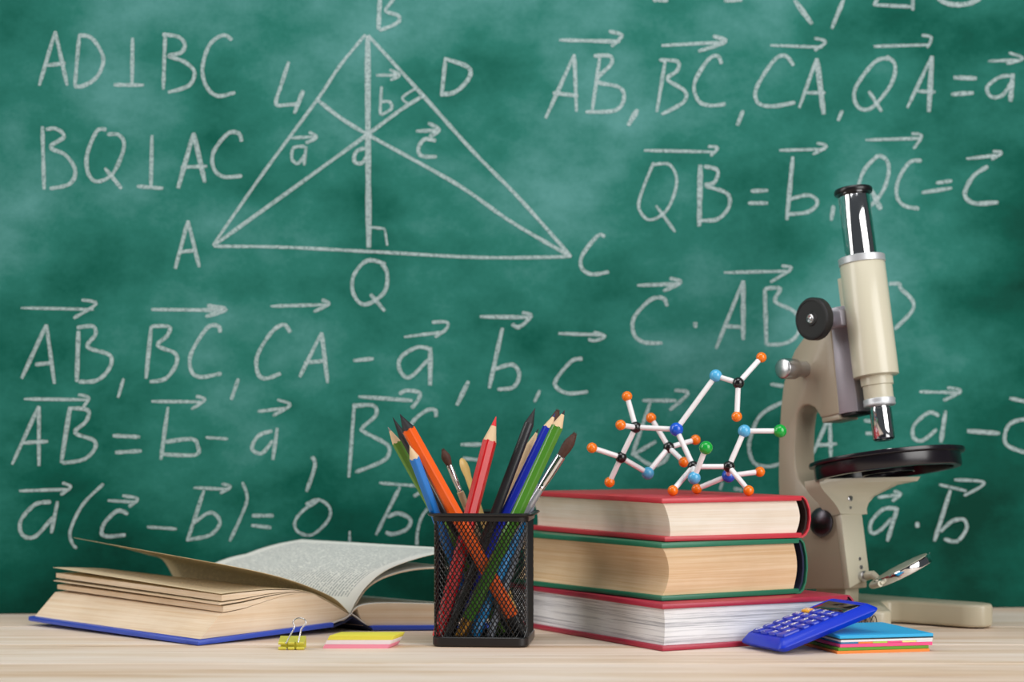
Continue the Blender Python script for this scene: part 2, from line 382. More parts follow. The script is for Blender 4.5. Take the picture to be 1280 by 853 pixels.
chalk(CL, [[1263,94.5, 1248.5,97, 1234,109, 1239,121, 1253,119, 1265,102], (8, [1266,92, 1263,127])])
arrow(1235,76.5, 1272,75, 1261,66, 1279,73, 1258,80)
# second row right
arrow(805,188, 895,190, 885,183, 897,185, 888,195)
chalk(CL, [[817,203, 800,247, 800,264, 813,275, 834,262, 846,228, 837,206, 817,206], [820,257, 844,290]], 5)
chalk(CL, [(8, [875.5,206, 874,283]), [880,208, 897,213, 893,228, 882,232, 909,242, 911,259, 897,274, 876,276]])
chalk(CM, [[938.5,239, 960,238], [935,254, 960,254]], 6)
chalk(CL, [(7, [991,196, 983.5,275]), [985,250, 1010,244, 1022,253, 1010,265, 984,268]])
arrow(974,188, 1032,186.5, 1021,179, 1033,183, 1016,193)
chalk(CM, [[1042,257, 1039,276]], 6)
arrow(1082,175, 1151,173, 1139.5,167, 1152,170, 1142,186)
chalk(CL, [[1098,194, 1080,213, 1073,240, 1085,258, 1103,240, 1111,215, 1108,200, 1098,194], (8, [1089,237, 1101,262])])
chalk(CL, [[1152,201, 1137,203, 1123,225, 1121,245, 1130,257, 1149,261]])
chalk(CM, [[1170,229, 1190,226], [1152,241, 1190,235]], 6)
chalk(CL, [[1235,208, 1217,220, 1206,242, 1217,254, 1248,253]], 7)
arrow(1208,198.5, 1250,194, 1241,189, 1252,191, 1239,199.5)
# third row right
arrow(796.5,357, 850,355, 837,348, 851,353, 829,364, w=6)
chalk(CL, [[834,383, 829,373, 813,375, 792.5,397.5, 792.5,418, 805,428, 828,429]])
chalk(CM, [[869,403, 869,410]], 7)
arrow(905,341, 988,339, 977,332.5, 989,336, 963,353)
chalk(CL, [[895,436, 929,351], (8, [929,351, 929,425]), [906,408, 926,409]])
chalk(CL, [(7, [956,361, 958,431]), [956,361, 975,361, 969,377, 992,389, 1000,406, 994,422, 979,430, 958,431]])
chalk(CL, [[1111,355, 1124,355, 1126,361, 1140,375, 1140,389, 1118,412]])
arrow(1149.5,490, 1198,491, 1184,484.6, 1201,489, 1179,501)
chalk(CL, [[1174,520, 1161,516, 1143,531.5, 1142,547, 1153,551, 1171,537], (7, [1182,513.5, 1176,553.5])])
chalk(CM, [[1209,539, 1250,542]], 7)
chalk(CL, [[1282,524, 1264,529, 1256.5,542, 1259,557, 1284,567]])
chalk(CM, [[1262,498, 1290,504]], 6)
chalk(CL, [[1015,570, 1037,520], [1037,520, 1038.6,571.5], [1022,557, 1046,555]])
chalk(CM, [[1080,526, 1097,527], [1082,542, 1097,542]], 6)
chalk(CL, [[980,502, 951,519, 938,547, 937,566, 944,580, 960.6,583.5, 978,579]])
chalk(CM, [[963,480.5, 980,483]], 6)
arrow(803,501, 845,501, 843,488, 860,492, 837,513, w=6)
chalk(CL, [[813,503, 790,570], [792,568, 815,582, 832,575, 838,557], [793,568, 820,552]])
chalk(CL, [[1122,636, 1104,637, 1089,653, 1089,666, 1099,664, 1115,648], (7, [1122,635, 1109,677])])
arrow(1097,622, 1125,619, 1117,614, 1126,618, 1115,627)
chalk(CM, [[1147,653, 1146.5,660]], 7)
chalk(CL, [(7, [1188,613, 1168,677]), [1176,665, 1190,652, 1205,650, 1208,662, 1196,677, 1180,674]])
arrow(1174,606, 1208,614, 1193,600, 1226,602, 1227,608, 1205,620)
chalk(CM, [[903,603, 900,613]], 5); chalk(CM, [[917,611, 928,613]], 6)
# row of vectors, left
arrow(26,385, 117,387, 102,375, 120,380, 92,398)
chalk(CL, [[27,473.5, 58,406], [58,406, 68,480], [44,456, 64,454]])
chalk(CL, [(7, [98,414, 96,477.5]), [96,410, 115.5,408, 119.5,418, 109.5,434, 137,444, 137,460, 121.5,475.5, 98,477.5]])
chalk(CM, [[154.5,473.5, 147.5,497.5]], 5)
arrow(189,387, 279,388, 259,382, 282,387, 257,396, w=6)
chalk(CL, [(7, [189,408, 182.5,473.5]), [189,408, 211,408.6, 209,420, 197,432, 219,442, 220,456, 207,473.5, 187,477.5]])
chalk(CL, [[275,416, 273,408, 259,410, 239,442, 239,463.6, 251,471.6, 277,467]])
chalk(CM, [[298,473.5, 289,500]], 6)
arrow(338,383, 409,381, 402,375, 411,380, 392,390)
chalk(CL, [[363,416, 354.6,406, 339,416, 322,444, 322,465.6, 331,473.5, 351,467]])
chalk(CL, [[374.5,471.6, 402,416], (7, [402,416, 409.6,479]), [380,453.6, 408,451]])
chalk(CM, [[441.6,451, 467,448.6]], 6)
chalk(CL, [[536.5,436, 520.7,434.5, 501,447, 499.6,462.7, 512,472, 535,450], (7, [538,434.5, 537.6,482])])
arrow(505,421.5, 556,415, 540,403, 558.7,403, 557.6,411.7, 543.6,421.5)
chalk(CM, [[585.8,476.7, 571,507]], 7)
chalk(CL, [(7, [628,410, 611.5,485.5]), [618,462, 640,456, 649,468, 642,484, 622,487]])
arrow(600,396, 662,397, 652.6,391, 664,395, 649,409, 640,405, w=6)
chalk(CM, [[675,488, 668,503]], 5)
chalk(CL, [[728,448.6, 714,452, 695,475, 696.6,485.5, 710.6,492, 735,490]])
arrow(698,417, 753,419, 742,415, 756,420.5, 744,426, 735,424)
# fourth row left
arrow(30,499, 109,500, 97.6,493.5, 110.8,497.5, 104,509)
chalk(CL, [[15,581, 48.6,508], [48.6,508, 48.6,583], [28,554, 60,552]])
chalk(CL, [(7, [87.6,509, 76.5,579]), [85.6,510.6, 109.6,513, 107.6,527, 93.6,541, 117.5,551, 117.5,563, 103.6,575, 78,579]])
chalk(CM, [[141,545, 175,546.5], [144,566, 177,564]], 6)
chalk(CL, [[210,509, 201,575], [205,553, 239,549, 247,557, 244,569, 201,568]])
arrow(189,502, 253,502.6, 245,495.5, 256,500, 239,512)
chalk(CM, [[257,547, 285,549]], 5)
chalk(CL, [[340.6,539, 323,545, 315,561, 327,567, 341,551], [346.6,535, 341,575]])
arrow(322,514.6, 357,510.6, 346.6,500, 362.5,506.6, 341,520)
chalk(CM, [[390,571, 393.6,583, 383,615]], 6)
chalk(CL, [[443,504.5, 436,597], [440.6,508, 466,507, 470,519, 453,535, 456.6,541, 483.7,556, 486,568, 476,578, 444,590.6]])
arrow(448,496, 515.6,501, 499,493, 508,488.5, 524,491, 523,499.5, 514.5,510.6, w=6)
chalk(CL, [[545,521.7, 544,513, 534,513, 518,525, 510,540, 505,560, 514,582, 540,585]])
chalk(CM, [[576,556, 604,556], [578.5,573, 602,576]], 6)
# fifth row left
arrow(24,614, 85,612, 77.7,604, 88.4,609, 75.7,619)
chalk(CL, [[63.7,627.7, 44,631, 26,651, 28,669, 44,671, 66,647], [72,627, 64,667]])
chalk(CM, [[129.5,605, 103.6,631, 88,663, 90,679, 96,686]], 5)
chalk(CL, [[160,643, 147,639, 131.5,653, 127,667, 135.5,671, 157,669]])
arrow(134.7,626, 170,628, 153,620, 172,624, 161,634)
chalk(CM, [[184,659, 221,661.6]], 5)
chalk(CL, [[255,613, 234,677], [241,655, 263,641, 275,653, 263,669, 235,675]])
arrow(242,610, 286,612, 277,605, 288,609, 275,617)
chalk(CM, [[303,603, 309,623, 301,647, 287,677]], 5)
chalk(CM, [[315,645, 342,645], [314,657, 339,660]], 6)
chalk(CM, [[398,626, 378.5,639, 368.5,653, 372.5,665, 390,669, 410,651, 412,635, 398,625, 382,631]], 5)
arrow(474,604, 524,608, 529,604, 528,613, 517,621)
chalk(CL, [[500,609, 470,669], [484,647, 498,642, 513,650, 508,662, 491,668, 482,665.6]])
chalk(CM, [[540,630, 528,645, 522,664, 521,682]], 5); chalk(CM, [[437,664, 437,680]], 4)

# ------------------------------------------------------------------ closed hardback books
def closed_book(label, N, ang, w, l, z0, th, cover, paper, bt=0.0040, bulge=(0.003, 0.005, 0.5), skew=0.0, endp=None, root_extra=0.003):
    N = Vector((N[0], N[1], z0)); e1 = Vector((cos(ang), sin(ang), 0)); e2 = Vector((-sin(ang), cos(ang), 0))
    r = thing('hardback_book', label, 'book', tuple(N+e1*w/2+e2*l/2), 'hardback books in the stack')
    def pt(u, v, z): return N+e1*u+e2*v+Z*z
    # cover boards
    for nm, za, zb, dx in (('bottom_cover', 0.0001, bt, skew), ('top_cover', th-bt, th-0.0001, 0)):
        bm = bmesh.new(); box(bm, N, e1, e2, Z, dx, w-0.004, 0, l, za, zb, bevel=0.0009, seg=2); finish(bm, nm, cover, r)
    # page block with hollowed fore-edge
    bm = bmesh.new(); n = 10; prof = []
    for k in range(n+1):
        t = k/n; z = bt+(th-2*bt)*t
        prof.append((bulge[0]+bulge[1]*sin(pi*t)**0.8*1.0+skew*(1-t)+bulge[2]*0.004*(1-t), z))
    inner = [(w-0.0075+0.0035*sin(pi*k/n), bt+(th-2*bt)*k/n) for k in range(n+1)]
    poly = prof+inner[::-1]
    prism(bm, poly, lambda u, z: pt(u, root_extra, z), lambda u, z: pt(u, l-root_extra, z)); finish(bm, 'page_block', paper, r, smooth=30)
    # spine: cloth strip curving outside the pages
    out = [(w-0.0075, th-0.0002), (w-0.0025, th-0.0002), (w+0.0010, th-0.0035), (w+0.0038, th*0.68), (w+0.0045, th*0.45), (w+0.0030, th*0.2), (w+0.0002, 0.0022), (w-0.0030, 0.0002), (w-0.0075, 0.0002)]
    inn = [(w-0.0075, 0.0016), (w-0.0036, 0.0016), (w-0.0009, 0.0034), (w+0.0017, th*0.2+0.0003), (w+0.0031, th*0.45), (w+0.0025, th*0.68-0.0003), (w-0.0002, th-0.0043), (w-0.0031, th-0.0014), (w-0.0075, th-0.0014)]
    bm = bmesh.new(); prism(bm, out+inn, lambda u, z: pt(u, 0.0001, z), lambda u, z: pt(u, l-0.0001, z)); finish(bm, 'spine', cover, r, smooth=50)
    bm = bmesh.new()
    a = [(u-0.0006, z) for u, z in inn[1:-1]]; b_ = [(u-0.0024, z) for u, z in inn[1:-1]][::-1]
    prism(bm, a+b_, lambda u, z: pt(u, 0.002, z), lambda u, z: pt(u, l-0.002, z)); finish(bm, 'spine_lining', endp or M_blackm, r, label='dark lining behind the spine')
    return r
M_red = mat('red_cloth', 'c8323f', 0.42, var=0.06, scale=300, bump=0.1, spec=0.5, coat=0.1)
M_green = mat('green_cloth', '1f7355', 0.42, var=0.08, scale=300, bump=0.1, coat=0.1)
M_maroon = mat('raspberry_cloth', 'ad2440', 0.42, var=0.08, scale=300, bump=0.1, coat=0.1)
M_p1 = pages_material('cream_page_edges', 'e9d8c2', 'f4eadd', 380)
M_p2 = pages_material('tan_page_edges', 'dab58a', 'e9cda9', 420)
M_p3 = pages_material('white_page_edges', '9a9ca6', 'eef0f4', 430, (0.36, 0.52))
closed_book('thick hardback with raspberry red cover and white pages, bottom of the stack', (0.1087, 1.4455), radians(28.5), 0.172, 0.235, 0.0, 0.0345, M_maroon, M_p3, bulge=(0.003, 0.001, 0))
closed_book('thick green hardback with tan pages in the middle of the stack', (0.1096, 1.4655), radians(32.0), 0.135, 0.205, 0.0346, 0.0428, M_green, M_p2, bulge=(0.003, 0.006, 0), endp=mat('navy_lining', '1c2340', 0.8))
closed_book('bright red hardback with cream pages on top of the stack', (0.1105, 1.475), radians(28.0), 0.131, 0.210, 0.0775, 0.0325, M_red, M_p1, bulge=(0.003, 0.002, 0.9), skew=0.0025, endp=mat('brown_lining', '2a1510', 0.8))

# ------------------------------------------------------------------ molecule model
M_or = mat('orange_plastic', 'fb7d12', 0.25, coat=0.4); M_bk = mat('black_ball', '141416', 0.2, coat=0.4)
M_bl = mat('blue_ball', '1259d6', 0.25, coat=0.4); M_sk = mat('sky_blue_ball', '56b4e6', 0.25, coat=0.4)
M_gr = mat('green_ball', '10a83c', 0.25, coat=0.4); M_bond = mat('white_plastic', 'f2f0f3', 0.35, var=0.02, coat=0.2)
AT = dict(o1=(951.7,447,1.56,'o'), c1=(894.7,470,1.56,'s'), k1=(922.9,479,1.553,'k'), o2=(921,521,1.55,'o'), b1=(845.5,537,1.56,'b'),
 o3=(783.8,495.7,1.575,'o'), o4=(775.8,531.5,1.552,'o'), k2=(794.6,534.4,1.57,'k'), o5=(813.8,522.6,1.60,'o'), k3=(836,559.5,1.595,'k'),
 o6=(869.4,550,1.603,'o'), o7=(854.9,578,1.578,'o'), k4=(776.3,572,1.575,'k'), o8=(740,560,1.565,'o'), o9=(762,603,1.582,'o'),
 c2=(809.8,591.8,1.585,'s'), k5=(866.6,583.6,1.548,'k'), g1=(882.5,560,1.520,'g'), c3=(867.7,597.7,1.527,'s'), o10=(841,613.7,1.527,'o'),
 k6=(911,583.6,1.548,'k'), b2=(910.7,595,1.568,'b'), o11=(871,611.5,1.574,'o'), o12=(949.8,590,1.572,'o'), o13=(935.8,613.7,1.527,'o'),
 c4=(930.4,539,1.55,'s'), g2=(975,539,1.55,'g'))
BD = 'o1-k1 c1-k1 k1-o2 c1-b1 b1-k2 k2-o3 k2-o4 k2-k4 k4-o8 k4-o9 k4-c2 c2-k3 k3-o5 k3-o6 k3-o7 b1-k5 k5-k6 k5-o10 k5-c3 c3-g1 k6-c4 c4-g2 k6-o13 k6-b2 b2-o11 b2-o12'
RAD = dict(o=0.0041, k=0.0046, b=0.0054, s=0.0050, g=0.0052); MT = dict(o=M_or, k=M_bk, b=M_bl, s=M_sk, g=M_gr)
LB = dict(o='orange ball', k='black ball', b='deep blue ball', s='sky blue ball', g='green ball')
mol = thing('molecular_model', 'ball and stick molecular model with coloured balls and white rods on the red book', 'model', (0.15, 1.55, 0.11))
for k, (px, py, yy, c) in AT.items():
    p = P(px, py, yy); r = RAD[c]
    if k in ('o10', 'o11', 'o13'): p.z = 0.11+r-0.00005
    AT[k] = (p, c)
    bm = bmesh.new(); bmesh.ops.create_uvsphere(bm, u_segments=24, v_segments=14, radius=r, matrix=Matrix.Translation(p))
    finish(bm, 'ball', MT[c], mol, smooth=80, label=LB[c])
for q in BD.split():
    a, b = q.split('-'); pa, ca = AT[a]; pb, cb_ = AT[b]; d = (pb-pa).normalized()
    bm = bmesh.new(); tube(bm, [pa+d*RAD[ca]*0.86, pb-d*RAD[cb_]*0.86], 0.0021, 12); finish(bm, 'rod', M_bond, mol, smooth=60)

# ------------------------------------------------------------------ open book with the blue cover
M_blue = mat('blue_cloth', '2f4fc0', 0.4, var=0.05, scale=400, bump=0.08, coat=0.1)
M_ob = pages_material('warm_page_edges', 'e2c4a0', 'f0dcc4', 420, (0.33, 0.58))
M_leafL = text_page_material('aged_printed_page', 'ecdcbc', '8f8062', rows=58)
M_leafR = text_page_material('white_printed_page', 'f0f0ea', '59666f', rows=58, trans=0.12)
M_edge = mat('cream_paper', 'ead8b4', 0.8, var=0.03)
M_fold = mat('white_endpaper', 'cfc8c4', 0.8)
A1 = radians(46); E1 = Vector((cos(A1), sin(A1), 0)); E2 = Vector((-sin(A1), cos(A1), 0)); NC = Vector((-0.2332, 1.483, 0)); OL = 0.225
AR = radians(3); R1 = Vector((cos(AR), sin(AR), 0))
def dz(px, py, s, o=NC, e=E1):
    p0 = o+E2*s; q = ray_plane(px, py, p0, e.cross(Z)); v = q-p0; return (v.dot(e), v.z)
GUT = dz(437, 768, 0.003); GD = GUT[0]; GN = NC+E1*GD                      # gutter, near end
obk = thing('open_book', 'open book with blue cover and yellowed pages lying left of the pencil holder', 'book', tuple(NC+E1*GD+E2*0.11))
def curve(px_list, s, o=NC, e=E1): return [dz(a, b, s, o, e) for a, b in px_list]
def interp(c, d):
    if d <= c[0][0]: return c[0][1]
    for (d0, z0), (d1, z1) in zip(c, c[1:]):
        if d <= d1: return z0+(z1-z0)*(d-d0)/(d1-d0+1e-9)
    return c[-1][1]
def resample(c, n):
    pts = catmull(c, 8); L = [0]
    for a, b in zip(pts, pts[1:]): L.append(L[-1]+math.dist(a, b))
    out = []; j = 0
    for k in range(n):
        t = L[-1]*k/(n-1)
        while j < len(L)-2 and L[j+1] < t: j += 1
        f = (t-L[j])/(L[j+1]-L[j]+1e-12); out.append(tuple(pts[j][m]+(pts[j+1][m]-pts[j][m])*f for m in (0, 1)))
    return out
S0 = 0.003
top = curve([(276, 744.5), (300, 741.5), (336, 738), (368, 738.2), (390, 742), (412, 753.5), (426, 762), (437, 768)], S0)
low = curve([(276, 767), (303, 761.5), (335, 751), (357, 744.5), (380, 741.6), (392, 743.4), (412, 753.9), (426, 762.3), (437, 768.3)], S0)
def bundle_curve(f, d): a = interp(low, d); return a+max(0, interp(top, d)-a)*f
def solid_sheet(bm, upper, lower, org, e, s0, s1, lift0=lambda d: 0, lift1=lambda d: 0, ns=8, mi_top=0):
    """closed slab between two (d,z) curves swept from s0 to s1; top faces carry a page UV"""
    uvl = bm.loops.layers.uv.verify(); n = len(upper); rows = []
    for j in range(ns+1):
        t = j/ns; s = s0+(s1-s0)*t
        U = [bm.verts.new(org+E2*s+e*d+Z*(z+lift0(d)*t)) for d, z in upper]
        Lw = [bm.verts.new(org+E2*s+e*d+Z*(z+lift1(d)*t)) for d, z in lower]
        rows.append((U, Lw))
    for j in range(ns):
        (U, Lw), (U2, L2) = rows[j], rows[j+1]
        for k in range(n-1):
            f = bm.faces.new((U[k], U[k+1], U2[k+1], U2[k])); f.material_index = mi_top
            for lp, (kk, jj) in zip(f.loops, ((k, j), (k+1, j), (k+1, j+1), (k, j+1))): lp[uvl].uv = (kk/(n-1), jj/ns)
            bm.faces.new((Lw[k], L2[k], L2[k+1], Lw[k+1]))
        bm.faces.new((U[0], U2[0], L2[0], Lw[0])); bm.faces.new((U[-1], Lw[-1], L2[-1], U2[-1]))
    for (U, Lw) in (rows[0], rows[-1]):
        for k in range(n-1): bm.faces.new((U[k], Lw[k], Lw[k+1], U[k+1]))
dF = top[0][0]
ds = [dF+(GD-dF)*k/24 for k in range(25)]
wgt0 = lambda d: max(0, 1-(d-dF)/(GD-dF)*1.6)
# main left block: slanted fore-edge
zc = lambda d: 0.0044+0.0045*d/GD                      # height of the cover's upper face
dB = dz(250, 800, S0)[0]
bm = bmesh.new()
up = [(d, interp(low, d)-0.0005*wgt0(d)) for d in ds]
lo = [(dB+(GD-dB)*(k/24), min(zc(dB+(GD-dB)*k/24), up[k][1]-0.0002)) for k in range(25)]
wgt = lambda d: max(0, 1-(d-dF)/(GD-dF)*1.25)
solid_sheet(bm, up, lo, NC, E1, S0, OL, lambda d: 0.004*wgt(d), lambda d: 0.003)
finish(bm, 'page_block', M_ob, obk, smooth=40)
fr = [0.0, 0.42, 0.62, 1.0]; lifts = [0.0035, 0.0048, 0.0056, 0.0058]
for i in range(3):
    bm = bmesh.new(); x = 0.0025*(i+1)*0.4
    dx = (0.0022, -0.0014, 0.0010)[i]; u_ = [(d+dx*wgt0(d), bundle_curve(fr[i+1], d)-(0.00055*wgt0(d)+0.0001 if i < 2 else 0)) for k, d in enumerate(ds)]
    l_ = [(d+dx*wgt0(d), bundle_curve(fr[i], d)+0.00045*wgt0(d)+0.0001) for k, d in enumerate(ds)]
    l_ = [(d, min(z, uz-0.0001)) for (d, z), (_, uz) in zip(l_, u_)]
    solid_sheet(bm, u_, l_, NC, E1, S0, OL, lambda d: lifts[i+1]*wgt(d)*1.0, lambda d: (lifts[i+1]+0.0009)*wgt(d), mi_top=1)
    finish(bm, 'page_bundle', [M_ob, M_leafL], obk, smooth=40)
def leaf(name, near, far, o, e, s0, s1, mats, th=0.00022, n=28, ns=10, label=None):
    A = resample(near, n); B = resample(far, n); bm = bmesh.new(); uvl = bm.loops.layers.uv.verify(); T = []; Bt = []
    for j in range(ns+1):
        t = j/ns; s = s0+(s1-s0)*t; rt, rb = [], []
        for k in range(n):
            d = A[k][0]*(1-t)+B[k][0]*t; z = A[k][1]*(1-t)+B[k][1]*t
            p = o+E2*s+e*d+Z*z; rt.append(bm.verts.new(p+Z*th)); rb.append(bm.verts.new(p))
        T.append(rt); Bt.append(rb)
    def q(vs_, uvs, mi):
        f = bm.faces.new(vs_); f.material_index = mi
        for lp, u in zip(f.loops, uvs): lp[uvl].uv = u
    for j in range(ns):
        for k in range(n-1):
            uvs = ((k/(n-1), j/ns), ((k+1)/(n-1), j/ns), ((k+1)/(n-1), (j+1)/ns), (k/(n-1), (j+1)/ns))
            q((T[j][k], T[j][k+1], T[j+1][k+1], T[j+1][k]), uvs, 0); q((Bt[j][k], Bt[j][k+1], Bt[j+1][k+1], Bt[j+1][k]), uvs, 0)
        q((T[j][0], T[j+1][0], Bt[j+1][0], Bt[j][0]), ((0, 0),)*4, 1); q((T[j][-1], T[j+1][-1], Bt[j+1][-1], Bt[j][-1]), ((0, 0),)*4, 1)
    for j in (0, ns):
        for k in range(n-1): q((T[j][k], T[j][k+1], Bt[j][k+1], Bt[j][k]), ((0, 0),)*4, 1)
    return finish(bm, name, mats, obk, smooth=80, label=label)
S1 = OL
tn = [(d-0.0006*wgt0(d), z+0.0006+0.0004*wgt0(d)) for d, z in [(q_, interp(top, q_)) for q_ in ds[::3]]]
tf = [(d-0.002*wgt0(d), z+0.0006+0.0098*wgt(d)) for d, z in [(q_, interp(top, q_)) for q_ in ds[::3]]]
leaf('page', tn, tf, NC, E1, 0.003, OL, [M_leafL, M_edge], th=0.0003)
near = curve([(436.6, 767), (419, 749.3), (390, 735.5), (357.5, 724), (320, 714.5), (276, 705.5)], S0)
gfar = (GD, GUT[1]+0.002)
far = [gfar]+curve([(206, 703), (184, 693.5), (140, 682), (92.5, 672.7)], S1)
leaf('lifted_page', near, far, NC, E1, S0, S1, [M_leafL, M_edge])
# right side
nr = [(0.0002, GUT[1]-0.0003)]+curve([(443.5, 755), (456, 736), (475.6, 718), (499.7, 706), (538, 694.5), (575, 689), (598, 688)], S0, GN, R1)
frr = [(0.0002, GUT[1])]+curve([(262, 712), (276.6, 705), (324.7, 687), (350, 680), (377, 675)], S1, GN, R1)
leaf('right_page', nr, frr, GN, R1, S0, S1, [M_leafR, M_edge], th=0.0003)
n2 = [(0.0004, GUT[1]-0.0006)]+curve([(446, 757), (458, 739), (472, 728), (489, 720.5), (515, 714), (545, 711.5), (588, 712)], S0, GN, R1)
f2 = [(a, b) for a, b in n2]
up2 = resample(n2, 26); 
bm = bmesh.new(); solid_sheet(bm, [(d, z+0.0012*min(1, d/0.01)) for d, z in up2], up2, GN, R1, S0+0.001, S1-0.002, lambda d: 0.004*d/0.1, lambda d: 0.004*d/0.1, mi_top=1)
finish(bm, 'page_bundle', [M_ob, M_leafR], obk, smooth=40)
n3 = [(0.0006, GUT[1]-0.0008)]+curve([(443, 762), (450, 757.8), (465, 755), (489, 754.3), (538, 755.4), (605, 758)], S0, GN, R1)
up3 = resample(n3, 26); zmax = lambda k: 0.0042+0.004*(1-min(1, up3[k][0]/0.02))
bm = bmesh.new(); solid_sheet(bm, up3, [(d+0.0004*k/26, min(0.0042, z-0.0003)) if k > 2 else (d, z-0.001) for k, (d, z) in enumerate(up3)], GN, R1, S0, S1-0.002, mi_top=1)
finish(bm, 'page_block', [M_ob, M_leafR], obk, smooth=40)
# covers
def board_slab(name, o, e, d0, d1, z0, z1, lz0, lz1, s0, s1, m):
    bm = bmesh.new(); t = 0.0038
    c = [o+e*d+E2*s+Z*(zz+ll) for s, ll0, ll1 in ((s0, 0, 0), (s1, lz0, lz1)) for d, zz, ll in ((d0, z0, ll0), (d1, z1, ll1))]
    lo_ = [bm.verts.new(p) for p in c]; hi_ = [bm.verts.new(p+Z*t) for p in c]
    for q in ((0, 1, 3, 2),): bm.faces.new([lo_[k] for k in q]); bm.faces.new([hi_[k] for k in q])
    for a, b in ((0, 1), (1, 3), (3, 2), (2, 0)): bm.faces.new((lo_[a], lo_[b], hi_[b], hi_[a]))
    bmesh.ops.recalc_face_normals(bm, faces=bm.faces); bmesh.ops.bevel(bm, geom=bm.edges[:], offset=0.0009, segments=2, profile=0.5, affect='EDGES')
    finish(bm, name, m, obk)
dL = dz(417, 784, 0)[0]
board_slab('cover_board', NC, E1, 0.0, dL, 0.0002, 0.0046, 0.0034, 0.0060, -0.0005, OL+0.003, M_blue)
board_slab('cover_board', GN, R1, 0.016, 0.128, 0.0006, 0.0006, 0.0, 0.0, -0.0005, OL-0.002, M_blue)
gl = GD
sp = [(dL-0.002, 0.0075), (gl-0.004, 0.0098), (gl-0.0005, 0.0112)]
bm = bmesh.new()
pl = [NC+E1*(dL-0.003)+Z*0.0048, NC+E1*(gl-0.006)+Z*0.0088, GN+Z*0.0118, GN+R1*0.006+Z*0.0085, GN+R1*0.0175+Z*0.0012]
rows = [[p+E2*s for p in pl] for s in (0.0, OL)]
v0 = [[bm.verts.new(p) for p in r] for r in rows]; v1 = [[bm.verts.new(p-Z*0.0012) for p in r] for r in rows]
for k in range(4):
    bm.faces.new((v0[0][k], v0[0][k+1], v0[1][k+1], v0[1][k])); bm.faces.new((v1[0][k], v1[1][k], v1[1][k+1], v1[0][k+1]))
    for j in (0, 1): bm.faces.new((v0[j][k], v1[j][k], v1[j][k+1], v0[j][k+1]))
for k in (0, 4): bm.faces.new((v0[0][k], v0[1][k], v1[1][k], v1[0][k]))
finish(bm, 'spine', mat('shaded_blue_cloth', '10183c', 0.8), obk)  # blue cover cloth, with the shade at the spine painted into its colour
bm = bmesh.new()
hp = [NC+E1*(dL-0.006)+Z*0.0068, GN-E1*0.006+Z*0.0108, GN+Z*0.0139, GN+R1*0.005+Z*0.0105, GN+R1*0.012+Z*0.0045]
hp = [p+E2*0.001 for p in hp]
tube(bm, hp, 0.0007, 8); finish(bm, 'head_band', M_fold, obk, label='whitish folded endpaper edge at the spine')

# ------------------------------------------------------------------ mesh pencil holder
CA = radians(-5); C1 = Vector((cos(CA), sin(CA), 0)); C2 = Vector((-sin(CA), cos(CA), 0)); CW = 0.0715
FR = Vector((0.0118, 1.4695, 0)); CO = FR-C1*(CW/2)+C2*(CW/2)
cup = thing('pencil_holder', 'square black wire mesh pencil holder full of pencils and brushes', 'pencil holder', tuple(CO))
def cpt(u, v, z): return CO+C1*u+C2*v+Z*z
def rr_ring(half, r, z, n=5): return [cpt(u, v, z) for u, v in rrect(-half, half, -half, half, r, n)]
bm = bmesh.new(); h = CW/2
add_ring_surface(bm, [rr_ring(h-0.0035, 0.006, 0), rr_ring(h-0.001, 0.0075, 0.0004), rr_ring(h, 0.008, 0.0016), rr_ring(h, 0.008, 0.0068), rr_ring(h-0.0006, 0.0078, 0.0074), rr_ring(h-0.0022, 0.0074, 0.0074), rr_ring(h-0.0024, 0.0074, 0.0030)])
finish(bm, 'base_tray', M_blackp, cup)
per = rrect(-(h-0.0014), h-0.0014, -(h-0.0014), h-0.0014, 0.0074, 8)
PL = [0]
for a, b in zip(per, per[1:]+per[:1]): PL.append(PL[-1]+math.dist(a, b))
TOT = PL[-1]; q = per+[per[0]]
def on_per(s):
    s %= TOT
    for k in range(len(PL)-1):
        if s <= PL[k+1]: f = (s-PL[k])/(PL[k+1]-PL[k]); break
    a, b = q[k], q[k+1]; d = math.dist(a, b); return (a[0]+(b[0]-a[0])*f, a[1]+(b[1]-a[1])*f, (b[1]-a[1])/d, -(b[0]-a[0])/d)
bm = bmesh.new(); z0, z1 = 0.0066, 0.0945; nw = int(TOT/0.0033); cw = TOT/nw; ch = 0.0053; nh = (z1-z0)/ch
for sgn in (1, -1):
    for i in range(nw):
        m_ = int(nh*1.0)+1; L_ = None
        for k in range(m_+1):
            z = min(z1, z0+ch*k); s = i*cw+sgn*cw*(z-z0)/ch
            x, y, nx, ny = on_per(s); tx, ty = -ny, nx
            r = 0.00050; off = 0.00015*sgn
            c = [cpt(x+nx*(off+a*r)+tx*b*r, y+ny*(off+a*r)+ty*b*r, z) for a, b in ((1, 0), (0, 1), (-1, 0), (0, -1))]
            vs_ = [bm.verts.new(p) for p in c]
            if L_:
                for t in range(4): bm.faces.new((L_[t], L_[(t+1) % 4], vs_[(t+1) % 4], vs_[t]))
            L_ = vs_
finish(bm, 'mesh_wall', M_wire, cup, smooth=80, kind='stuff')
bm = bmesh.new()
add_ring_surface(bm, [rr_ring(h-0.0030, 0.0066, 0.0930), rr_ring(h-0.0002, 0.0085, 0.0928), rr_ring(h+0.0002, 0.009, 0.0958), rr_ring(h+0.0034, 0.011, 0.0970), rr_ring(h+0.0040, 0.011, 0.0982), rr_ring(h+0.0030, 0.011, 0.0990), rr_ring(h-0.0018, 0.0075, 0.0975)], cap=False)
r0 = rr_ring(h-0.0030, 0.0066, 0.0930); r1 = rr_ring(h-0.0018, 0.0075, 0.0975); add_ring_surface(bm, [r1, r0], cap=False)
bmesh.ops.remove_doubles(bm, verts=bm.verts, dist=0.00005)
